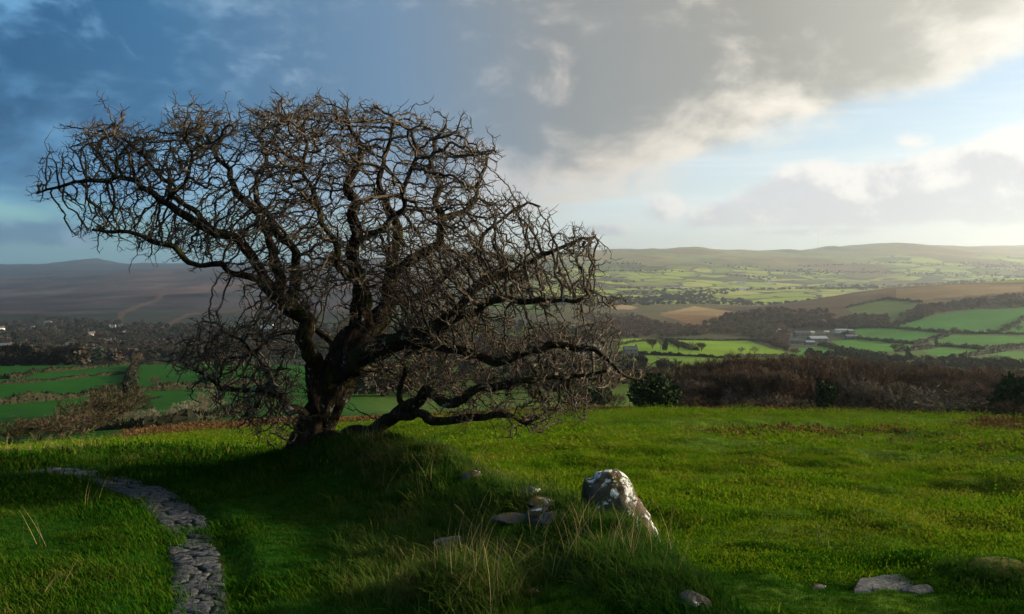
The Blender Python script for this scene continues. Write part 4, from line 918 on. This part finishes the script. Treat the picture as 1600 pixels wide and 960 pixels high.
def build_woods():
    rng = np.random.default_rng(21)
    # the belt of bare trees below the brow: single trees in three ranks
    top = lambda u: np.interp(u, [1040, 1080, 1150, 1280, 1400, 1500, 1600, 1700], [588, 556, 544, 545, 551, 563, 575, 582])
    G = 'bare trees of the wood below the brow'
    for d, step, lift in ((92, 20, 26), (100, 17, 12), (109, 15, 3), (120, 14, 0)):
        for u in np.arange(1052 if d > 95 else 1090, 1680, step):
            u = u + rng.uniform(-8, 8); p = onland(u, d + rng.uniform(-4, 4)); zt = (HZ - (top(u) + lift + rng.uniform(-3, 14))) / F * p[1]
            h = max(zt - p[2], 2.5)
            lab = 'bare brown tree standing in the long wood below the brow'
            if u > 1640: lab = 'bare brown tree in the wood at the right edge'
            plant('bare_tree', BARE[rng.integers(0, 5)], p, h / 8.0, rng.uniform(0, 6.28), 'bare brown tree standing in the long wood below the brow', 'tree', G, rng.uniform(0.85, 1.15))
    # scrub in front of the wood
    def bush(kind, u, v, d0, d1, h, label, cat='bush', nm='bush', sx=1.0):
        plant(nm, kind[rng.integers(0, len(kind))], at(u, v, d0, d1), h / 2.6, rng.uniform(0, 6.28), label, cat, None, sx)
    bush(PALE, 1465, 652, 60, 92, 2.7, 'wide silvery bush in front of the wood towards the right', sx=1.6)
    bush(PALE, 1410, 646, 60, 92, 2.6, 'greyish brown bush left of the silvery one, before the wood', sx=1.1)
    bush(DARK, 1292, 642, 60, 92, 2.3, 'dark pointed grey-green bush before the middle of the wood', sx=.9)
    bush(BROWNB, 1081, 640, 60, 92, 1.4, 'low pinkish bush at the left foot of the wood', sx=1.3)
    bush(BROWNB, 1172, 640, 60, 92, 1.2, 'tiny pinkish bush on the brow before the dark wood', sx=.8)
    bush(DARK, 1578, 655, 60, 92, 3.4, 'dark evergreen bush before the wood at the right edge', sx=.9)
    bush(BROWNB, 1590, 662, 55, 92, 1.8, 'low brown bush at the right end of the brow', sx=1.3)
    for k, u in enumerate((895, 916, 938, 960, 1000, 1020, 1046)):
        bush(DARK if k != 3 else BROWNB, u, 634 + (k % 2) * 3, 70, 130, (2.6, 3.0, 3.3, 2.8, 2.7, 3.4, 2.4)[k],
             ('first', 'second', 'third', 'fourth', 'fifth', 'sixth', 'seventh')[k] + ' bush from the left in the dark row right of the hawthorn', sx=1.1)
    for k, (u, v, h, kd) in enumerate(((950, 618, 5, 0), (985, 612, 5.5, 1), (1012, 610, 6, 0), (1040, 606, 6, 1), (915, 612, 5, 1))):
        plant('round_tree', ROUND[k % 3], at(u, v, 110, 330), h * 1.25 / 8, rng.uniform(0, 6.28),
              ('olive', 'greyish', 'reddish', 'brown', 'pale')[k] + ' bare tree behind the dark bush row, ' + ('far left', 'second from right', 'third from left', 'beside the wood', 'leftmost by the hawthorn')[k], 'tree', None, 1.1)
    # left side: hedge line of bushes coming up the field
    Lb = [(20, 690, 60, 3.2), (60, 685, 62, 3.4), (100, 678, 64, 3.6), (128, 664, 70, 3.2), (150, 650, 80, 3.6), (170, 636, 92, 4.0), (190, 622, 108, 4.6), (182, 630, 100, 3.6)]
    for k, (u, v, d, h) in enumerate(Lb):
        p = onland(u, d * 1.25); zt = (HZ - (v - 42 + (10 if k > 4 else 0))) / F * p[1]
        plant('dull_bush', DULL[k % 3], p, max(zt - p[2], 1.5) / 2.6, rng.uniform(0, 6.28), ('lowest', 'second', 'third', 'fourth', 'fifth', 'sixth', 'topmost', 'smallest upper')[k] + ' brown bush of the hedge climbing at far left', 'bush', 'bushes of the left hedge', 1.4)
    Pb = [(205, 668, 26), (235, 664, 24), (262, 660, 24), (288, 655, 26), (308, 650, 24), (324, 640, 40)]
    for k, (u, v, hp) in enumerate(Pb):
        p = at(u, v, 60, 140); plant('pale_bush', PALE[k % 3], p, hp / F * p[1] / 2.6 * 1.15, rng.uniform(0, 6.28), ('first', 'second', 'third', 'fourth', 'fifth', 'tall last')[k] + ' pale bush from the left in the row left of the hawthorn', 'bush', 'pale bushes left of the hawthorn', 1.3)
    plant('round_tree', ROUND[0], at(213, 572, 200, 420), 0.75, 1.0, 'pale bare tree at the top of the hedge between left fields', 'tree', None, 1.0)
    plant('round_tree', ROUND[1], at(245, 606, 120, 300), 0.45, 2.0, 'small dark tree in the field left of the hawthorn', 'tree', None, 1.1)
    # single trees of the valley fields
    for (u, v, h, kind, lab) in ((1019, 546, 9, BARE, 'upright bare tree at the left end of the bright valley field'), (1032, 545, 10, ROUND, 'round bare tree second from left by the bright valley field'),
        (1040, 548, 9, CONE, 'dark evergreen tree amid the row in the bright valley field'), (1060, 549, 8, BARE, 'slim bare tree right of the evergreen in the bright field'),
        (1080, 551, 9, ROUND, 'round tree at the middle of the bright valley field'), (1096, 550, 8, BARE, 'thin tall tree right of the bright field row'),
        (1158, 553, 6, ROUND, 'small round tree alone on the lower bright field'), (1179, 555, 7, ROUND, 'spreading lone tree on the lower bright field, nearer the farm'),
        (1399, 551, 8, BARE, 'left of two bushy trees below the farm fields'), (1408, 550, 9, ROUND, 'right of two bushy trees below the farm fields'),
        (1432, 545, 10, ROUND, 'broad dark tree on the hedge between green fields'), (1462, 541, 8, CONE, 'narrow ivy-clad tree on the hedge between green fields'),
        (1492, 522, 9, ROUND, 'round tree under the big green field'), (1572, 518, 10, ROUND, 'left lone tree at the hedge on the right edge'), (1592, 519, 9, ROUND, 'right lone tree at the hedge on the right edge'),
        (1545, 522, 7, BARE, 'low tree where the right hedge turns'), (1555, 570, 8, ROUND, 'bare tree in the lowest right hedge'), (1570, 572, 7, BARE, 'small bare tree right of it in the lowest right hedge'),
        (1418, 560, 9, CONE, 'dark conifer above the long wood')):
        plant('field_tree', kind[rng.integers(0, len(kind))], at(u, v, 300, 1300), h / (9.0 if kind is CONE else 8.0), rng.uniform(0, 6.28), lab, 'tree', None, 1.1)
    # hedges: twiggy banks along the field edges
    def hedge(line, d0, d1, h, w, label, flecks=16, mat=M_HEDGE):
        P = unproj([p[0] for p in line], [p[1] for p in line], d0, d1)[:, :2]
        s = np.concatenate([[0], np.cumsum(np.hypot(*np.diff(P, axis=0).T))]); n = int(np.clip(s[-1] / (w * 0.45), 8, 420)); ss = np.linspace(0, s[-1], n)
        C = np.stack([np.interp(ss, s, P[:, k]) for k in range(2)], 1); C += np.stack([fbm(ss / 9, ss * 0 + k * 9.1, 3) for k in range(2)], 1) * w * 0.9
        T = np.gradient(C, axis=0); T /= np.hypot(*T.T)[:, None] + 1e-9; Nn = np.stack([-T[:, 1], T[:, 0]], 1); z = H(C[:, 0], C[:, 1])
        hh = h * (0.75 + 0.9 * (fbm(ss / 5, ss * 0, 3) + 0.25)); prof = [(-1, -.25), (-.9, .5), (-.55, .9), (0, 1.0), (.55, .9), (.9, .5), (1, -.25)]; V = []
        for k, (a, b) in enumerate(prof):
            jit = rng.normal(0, 0.12, n); V.append(np.column_stack([C + Nn * (w / 2 * (a + jit))[:, None], z + hh * (b + rng.normal(0, 0.09, n) * (b > 0))]))
        V = np.stack(V, 1).reshape(-1, 3); i = np.arange(n * 7).reshape(n, 7)
        Fs = np.stack([i[:-1, :-1], i[:-1, 1:], i[1:, 1:], i[1:, :-1]], -1).reshape(-1, 4).tolist()
        m = n * flecks; k = rng.integers(0, n, m); e = rng.uniform(0, math.pi, m); b = np.column_stack([C[k] + Nn[k] * (np.cos(e) * w / 2)[:, None], z[k] + hh[k] * np.sin(e) * .95])
        a1 = rng.normal(0, w * .07, (m, 3)); a2 = np.column_stack([np.cos(e)[:, None] * Nn[k] * .6, np.sin(e) + .2]) * (w * .28 * rng.uniform(.3, 1.3, m))[:, None] + rng.normal(0, w * .08, (m, 3))
        tri = np.stack([b - a1, b + a1, b + a2], 1).reshape(-1, 3); Fs += (len(V) + np.arange(len(tri)).reshape(-1, 3)).tolist()
        V = np.vstack([V, tri]); o0 = V[:7].mean(0); o = mesh_np('hedge', V - o0, Fs, mat); o.location = o0
        tag(o, label, 'hedge', 'field hedges')
    HL = [([(-30,603),(60,597),(130,590),(207,583)],180,400,0.8,1.3,'thin hedge between the two upper green fields at far left'),
     ([(-30,636),(60,627),(150,618),(185,613)],130,330,1.5,2.0,'thick dark hedge under the second green field at far left'),
     ([(-30,604),(20,592),(60,583),(130,577),(205,569),(300,564),(400,562)],260,480,1.2,2.0,'hedge along the top of the left green fields'),
     ([(212,574),(208,590),(204,604),(196,616)],150,420,1.8,2.2,'straw-lit hedgebank running down between left fields'),
     ([(205,614),(260,610),(320,606),(420,600)],120,330,1.5,2.2,'dark hedge across the field left of the hawthorn'),
     ([(150,672),(230,668),(300,662),(345,652),(400,640)],60,150,1.0,1.6,'dark hedge foot under the pale bushes'),
     ([(968,540),(1040,530),(1100,528),(1160,532),(1200,533)],450,1000,1.6,2.6,'hedge dividing the top of the bright valley field'),
     ([(965,553),(1050,556),(1130,560),(1200,558),(1245,557)],350,900,1.7,2.6,'hedge along the foot of the bright valley field'),
     ([(1030,528),(1060,540),(1085,548)],450,1000,2.4,4,'short bushy hedge inside the bright valley field'),
     ([(1318,516),(1350,512),(1400,513),(1440,517),(1480,520),(1540,522),(1700,524)],500,1300,2.6,4.5,'long hedge under the big green hill field'),
     ([(1318,522),(1345,530),(1390,535),(1425,538),(1447,534),(1485,522)],450,1200,2.6,4.2,'curved hedge right of the farm between two fields'),
     ([(1284,540),(1310,547),(1340,552),(1365,556)],400,1100,2.6,4.5,'hedge sloping down below the farm'),
     ([(1405,550),(1440,546),(1470,541),(1500,543),(1540,547),(1600,540),(1700,531)],400,1000,2.6,4.2,'hedge between the two lower right fields'),
     ([(1480,562),(1520,556),(1560,550),(1600,543)],400,900,2.4,3.8,'diagonal hedge at the lower right fields'),
     ([(1565,518),(1590,505),(1612,492)],500,1400,2.6,4.5,'diagonal hedge on the big field at the right edge'),
     ([(1375,577),(1430,577),(1470,582),(1550,586),(1700,592)],230,520,1.6,2.4,'hedge over the bright strip above the wood'),
     ([(1325,481),(1385,467),(1440,473)],900,1900,3,5,'hedge round the top of the hill pasture')]
    for k, (l, d0, d1, h, w, lab) in enumerate(HL): hedge(l, d0, d1, h, w, lab)
    # woods that read as one mass
    def mass(name, polys, protos, n, size, label, sx=1.0):
        allp = []
        for poly, d0, d1, wgt in polys:
            U = [p[0] for p in poly]; Vv = [p[1] for p in poly]; u = rng.uniform(min(U), max(U), int(n * wgt * 4)); v = rng.uniform(min(Vv), max(Vv), len(u)); m = inpoly(u, v, poly)
            u, v = u[m][:int(n * wgt)], v[m][:int(n * wgt)]
            allp.append(unproj(u, v, d0, d1, 140))
        P = np.vstack(allp); n = len(P); s = rng.uniform(0.6, 1.3, n) * size
        scatter(name, P, np.stack([0 * s, 0 * s, rng.uniform(0, 6.28, n)], 1), np.stack([s * sx, s * sx, s], 1), rng.integers(0, len(protos), n), protos, label, 'wood')
    def proto(data): TV, TF, V, Fs = data; return mesh_np('p', V, Fs, M_FARW, link=False)
    def recolour(ps, m):
        out = []
        for q in ps: o = q.copy(); o.data = q.data.copy(); o.data.materials[0] = m; out.append(o)
        return out
    far = [proto(bare_tree(300 + k, 8.0, 1.1, 0.05 + .1, 7, 2, 6, 0.13, 1.3, 0.2)) for k in range(3)]
    for k in range(2): V, Fs = leafy(310 + k, 8.0, 4.0, 500, 0.5); far.append(mesh_np('p', V, Fs, M_FARW, link=False))
    mass('valley_woodland', [
        ([(-60,505),(60,500),(200,505),(300,512),(400,520),(420,560),(200,566),(130,575),(60,581),(-60,600),(-60,570),(90,556),(60,548),(-60,550)], 385, 1900, 1.0),
        ([(400,520),(650,500),(700,560),(420,562)], 400, 1900, .25), ([(650,500),(940,510),(960,532),(800,560),(660,560)], 400, 1600, .30)],
        far, 1300, 1.05, 'dark bare woodland filling the valley left of the hawthorn', 1.25)
    mass('ridge_woodland', [
        ([(1100,505),(1130,495),(1190,488),(1260,500),(1320,505),(1320,513),(1240,515),(1225,545),(1245,556),(1200,540),(1160,522),(1110,520)], 600, 1500, 0.55),
        ([(1130,492),(1200,484),(1290,488),(1310,500),(1260,502)], 900, 1600, .16), ([(940,508),(1000,505),(1100,513),(1110,525),(960,530)], 700, 1500, .35), ([(900,490),(1000,495),(1050,515),(960,522)], 900, 1900, .3),
        ([(1295,512),(1330,495),(1385,498),(1390,512)], 600, 1500, .18), ([(1400,497),(1440,480),(1520,470),(1700,450),(1700,472),(1600,480),(1500,485),(1440,497)], 900, 1800, .38)],
        recolour(far, M_RIDGEW), 1000, 0.8, 'brown woodland over the ridge foot and round the farm', 1.2)
    mass('hedgerow_scrub', [
        ([(1250,560),(1310,550),(1370,556),(1440,562),(1500,566),(1700,574),(1700,588),(1560,583),(1440,578),(1300,575)], 250, 620, .45),
        ([(560,570),(960,560),(1060,575),(1050,600),(900,615),(560,620)], 160, 500, .30), ([(1395,508),(1440,494),(1445,498),(1400,512)], 700, 1500, .08)],
        [p.copy() for p in far], 620, 0.62, 'brown hedgerow scrub in the valley beyond the wood', 1.2)
    # undergrowth at the foot of the wood
    u = rng.uniform(1050, 1690, 420); d = rng.uniform(84, 128, 420); x = (u - CX) / F * d; s = rng.uniform(0.5, 1.25, 420)
    under = [bpy.data.objects.new('p', k[-1][1]) for k in DULL + BROWNB]
    scatter('undergrowth', np.column_stack([x, d, H(x, d)]), np.stack([0 * s, 0 * s, rng.uniform(0, 6.28, 420)], 1), np.stack([s * 1.4, s * 1.4, s], 1), rng.integers(0, 6, 420), under, 'dark brambly undergrowth at the foot of the wood', 'scrub')
    # trees of the far farmland
    P = []
    u = rng.uniform(850, 1640, 9000); d = np.exp(rng.uniform(math.log(2150), math.log(5200), 9000)); x = (u - CX) / F * d
    cl = fbm(x / 260, d / 420, 4); band = fbm((x + .3 * d) / 900, d / 160, 3); m = (cl > 0.14) | (band > 0.22); x, d = x[m][:2600], d[m][:2600]
    P = np.column_stack([x, d, H(x, d)]); s = rng.uniform(.5, 1.25, len(P))
    scatter('far_hedgerow_trees', P, np.stack([0 * s, 0 * s, rng.uniform(0, 6.28, len(P))], 1), np.stack([s * 1.5, s * 1.5, s], 1), rng.integers(0, 5, len(P)), [p.copy() for p in far], 'brown hedgerow trees over the far sunlit farmland', 'wood')
build_woods()

# ------------------------------------------------------------------ houses and farm
M_WHITE = simple('white_render', (0.70, 0.69, 0.66), (0.80, 0.79, 0.76), 0.5)
M_CREAM = simple('cream_render', (0.62, 0.56, 0.42), (0.72, 0.66, 0.52), 0.5)
M_SLATE = simple('slate', (0.06, 0.065, 0.075), (0.11, 0.115, 0.125), 1.0, 0.6)
M_GREYW = simple('stone_wall', (0.16, 0.15, 0.13), (0.26, 0.24, 0.21), 1.0)
M_TIN = simple('pale_tin_roof', (0.22, 0.25, 0.29), (0.32, 0.35, 0.38), 0.4, 0.45, 0, 0.4)
M_DTIN = simple('dark_tin', (0.09, 0.095, 0.11), (0.15, 0.15, 0.16), 0.4, 0.5)
M_GLASS = simple('window_pane', (0.02, 0.025, 0.03), (0.04, 0.05, 0.06), 1.0, 0.2, 0, 0.5)
M_BRICK = simple('brick_stack', (0.20, 0.11, 0.08), (0.28, 0.16, 0.12), 2.0)
def box(c, s):
    c = np.array(c); s = np.array(s) / 2; V = [c + s * np.array((a, b, d)) for d in (-1, 1) for a, b in ((-1, -1), (1, -1), (1, 1), (-1, 1))]
    return V, [[3, 2, 1, 0], [4, 5, 6, 7], [0, 1, 5, 4], [1, 2, 6, 5], [2, 3, 7, 6], [3, 0, 4, 7]]
def gabled(name, p, L, W, h, rh, rz, wall, roof, label, cat='house', windows=3, chimneys=1, group=None, door=True, open_side=False):
    r = empty(name, p, rz)
    V = [(-L/2,-W/2,-1.5),(L/2,-W/2,-1.5),(L/2,W/2,-1.5),(-L/2,W/2,-1.5),(-L/2,-W/2,h),(L/2,-W/2,h),(L/2,W/2,h),(-L/2,W/2,h),(-L/2,0,h+rh-.05),(L/2,0,h+rh-.05)]
    mesh_np('wall', V, [[0,1,5,4],[2,3,7,6],[1,2,6,9,5],[3,0,4,8,7],[3,2,1,0]], wall, r)
    e = 0.35; k = rh / (W / 2); V = []; Fs = []
    for s in (-1, 1):
        b = len(V); V += [(-L/2-e, s*(W/2+e), h-k*e+.03), (L/2+e, s*(W/2+e), h-k*e+.03), (L/2+e, 0, h+rh+.03), (-L/2-e, 0, h+rh+.03)]; V += [(x, y, z + .18) for x, y, z in V[b:b+4]]
        Fs += [[b,b+1,b+2,b+3],[b+4,b+5,b+6,b+7],[b,b+1,b+5,b+4],[b+1,b+2,b+6,b+5],[b+3,b,b+4,b+7]]
    ro = mesh_np('roof', V, Fs, roof, r)
    for c in range(chimneys):
        bv, bf = box(((L/2-.6) * (1 if c == 0 else -1), 0, h + rh + .5), (.8, .7, 1.8)); mesh_np('chimney', bv, bf, M_BRICK, ro)
    rows = 2 if h > 4 else 1
    for row in range(rows):
        for q in range(windows):
            x = -L/2 + L * (q + .5) / windows
            isdoor = door and row == 0 and q == windows // 2
            z0 = .9 + row * 2.6
            bv, bf = box((x, -W/2 - .03, 1.0 if isdoor else z0 + .6), (.95, .06, 2.0 if isdoor else 1.15)); mesh_np('door' if isdoor else 'window', bv, bf, M_GLASS, r)
    return tag(r, label, cat, group)
def build_buildings():
    hs = [(2,516,9,'half-hidden blue-grey house at the left picture edge',M_WHITE,1.0),(7,547,13,'cream house nearest the left edge above the green fields',M_CREAM,.5),
     (36,511,8,'small white cottage high at the left of the valley',M_WHITE,.7),(51,513,6,'grey-white shed right of the small high cottage',M_GREYW,.2),(75,506,11,'long cream house highest on the left hillside',M_CREAM,.3),
     (112,546,10,'grey house among dark trees low in the valley',M_GREYW,.2),(143,526,9,'white house end with blue roof in the valley middle',M_CREAM,.9),
     (166,540,11,'white farmhouse lowest in the left valley',M_WHITE,.4),(169,511,6,'left of three small white houses in a row',M_WHITE,.2),(177,511,8,'middle of three small white houses in a row',M_WHITE,.2),(188,511,6,'right of three small white houses in a row',M_WHITE,.2),
     (193,523,8,'white gable house below the row of three',M_WHITE,1.3),(417,511,20,'long white house seen through the hawthorn branches',M_WHITE,.1),(452,514,9,'pale house right of the long white one behind branches',M_GREYW,.3)]
    for u, v, L, lab, m, rz in hs: p = at(u, v + 3, 800, 1900); p[2] += 1.5; gabled('house', p, L, 7, 5.2 if L > 8 else 3.6, 2.6, rz, m, M_SLATE, lab, 'house', 3 if L > 8 else 2, 1, 'houses of the left valley')
    for u, v, L, lab, m, rz in ((928,552,10,'white house end behind the low hawthorn branches',M_WHITE,.4),(908,553,12,'grey-roofed white house left of it behind hawthorn branches',M_WHITE,.1),(985,556,9,'low grey-white building right of the hawthorn tip',M_GREYW,.1)):
        gabled('cottage', at(u, v, 300, 900), L, 6, 4.4, 2.2, rz, m, M_SLATE, lab, 'house', 3, 1, 'houses behind the hawthorn')
    fs = [(1277,533,20,11,4.6,2.4,.12,M_GREYW,M_TIN,'large farm barn with pale metal roof'),(1245,535,15,9,3.6,1.8,-.25,M_GREYW,M_DTIN,'low grey shed at the left front of the farm'),
      (1252,524,18,9,4.4,2.2,.05,M_GREYW,M_SLATE,'long dark-roofed barn at the back of the farm'),(1265,537,9,6,3.0,1.4,.0,M_DTIN,M_TIN,'small blue-grey lean-to in front of the big barn'),
      (1330,528,15,8,3.4,1.6,.1,M_DTIN,M_DTIN,'dark open barn right of the farmyard'),(1314,518,16,7,3.2,1.4,.05,M_WHITE,M_TIN,'long pale shed above the farmyard'),(1328,518,7,5,2.8,1.2,.2,M_GREYW,M_TIN,'short grey shed at the right end of the pale shed'),
      (1217,521,8,6,5.0,2.6,.9,M_WHITE,M_SLATE,'white farmhouse among trees left of the farm'),(1291,519,6,3,2.4,.5,.1,M_WHITE,M_WHITE,'small white caravan-like box above the farmyard'),(1268,521,6,5,3.0,1.4,.4,M_GREYW,M_TIN,'small grey hut behind the big barn')]
    for u, v, L, W, h, rh, rz, mw, mr, lab in fs: gabled('farm_building', at(u, v + 2, 500, 1200), L, W, h, rh, rz, mw, mr, lab, 'barn', 3, 0, 'buildings of the farm', True)
    rng = np.random.default_rng(4)
    for k in range(9):
        u = 1043 + k * 3.4; gabled('village_house', at(u, 449 + rng.uniform(-1.5, 1.5), 2200, 3600), 13, 8, 5, 3, rng.uniform(-.4, .4), M_WHITE, M_SLATE, 'white house of the small sunlit village in the far valley', 'house', 2, 0, 'houses of the far village')
    for u, v, L, lab in ((1158,443,38,'long white farm shed right of the far village'),(1201,440,30,'small white shed farther right in the far fields'),(1000,452,16,'white house left of the far village'),(976,431,16,'lone white house high on the far slope'),
        (1416,411,44,'white farm on the far misty slope'),(1403,411,30,'second white building left of the misty farm'),(1160,454,26,'grey shed at the edge of the far bright fields')):
        gabled('far_building', at(u, v, 2200, 5600), L, 12, 6, 3, .1, M_WHITE, M_TIN if 'shed' in lab else M_SLATE, lab, 'building', 2, 0)
    # transmitter mast on the skyline
    p = at(1278, 390, 6500, 7300); b = empty('radio_mast', p); bv, bf = box((0, 0, 90), (1.1, 1.1, 190)); mesh_np('mast_column', bv, bf, M_DTIN, b)
    for k in range(4):
        a = k * 1.57 + .4; tv, tf = [], []; tube(tv, tf, [(0, 0, 170), (math.cos(a) * 80, math.sin(a) * 80, -8)], [.05, .05], 3); mesh_np('guy_wire', np.vstack(tv), np.vstack(tf), M_DTIN, b)
    tag(b, 'thin radio mast on the hazy skyline', 'mast')
build_buildings()

# ------------------------------------------------------------------ haze
def build_haze():
    V, Fs = box((0, 0, 0), (25200, 25200, 1)); V = np.array(V); V[:4, 2] = -190; V[4:, 2] = 420
    m = bpy.data.materials.new('haze'); m.use_nodes = True; t = m.node_tree; t.nodes.remove(t.nodes['Principled BSDF'])
    pv = t.nodes.new('ShaderNodeVolumePrincipled'); pv.inputs['Density'].default_value = 9.0e-5; pv.inputs['Color'].default_value = (0.80, 0.90, 1.0, 1); pv.inputs['Anisotropy'].default_value = 0.75
    t.links.new(pv.outputs[0], t.nodes['Material Output'].inputs['Volume'])
    o = mesh_np('haze', V, Fs, m); tag(o, 'thin pale haze over the valley and far hills', 'haze', None, 'stuff')
build_haze()
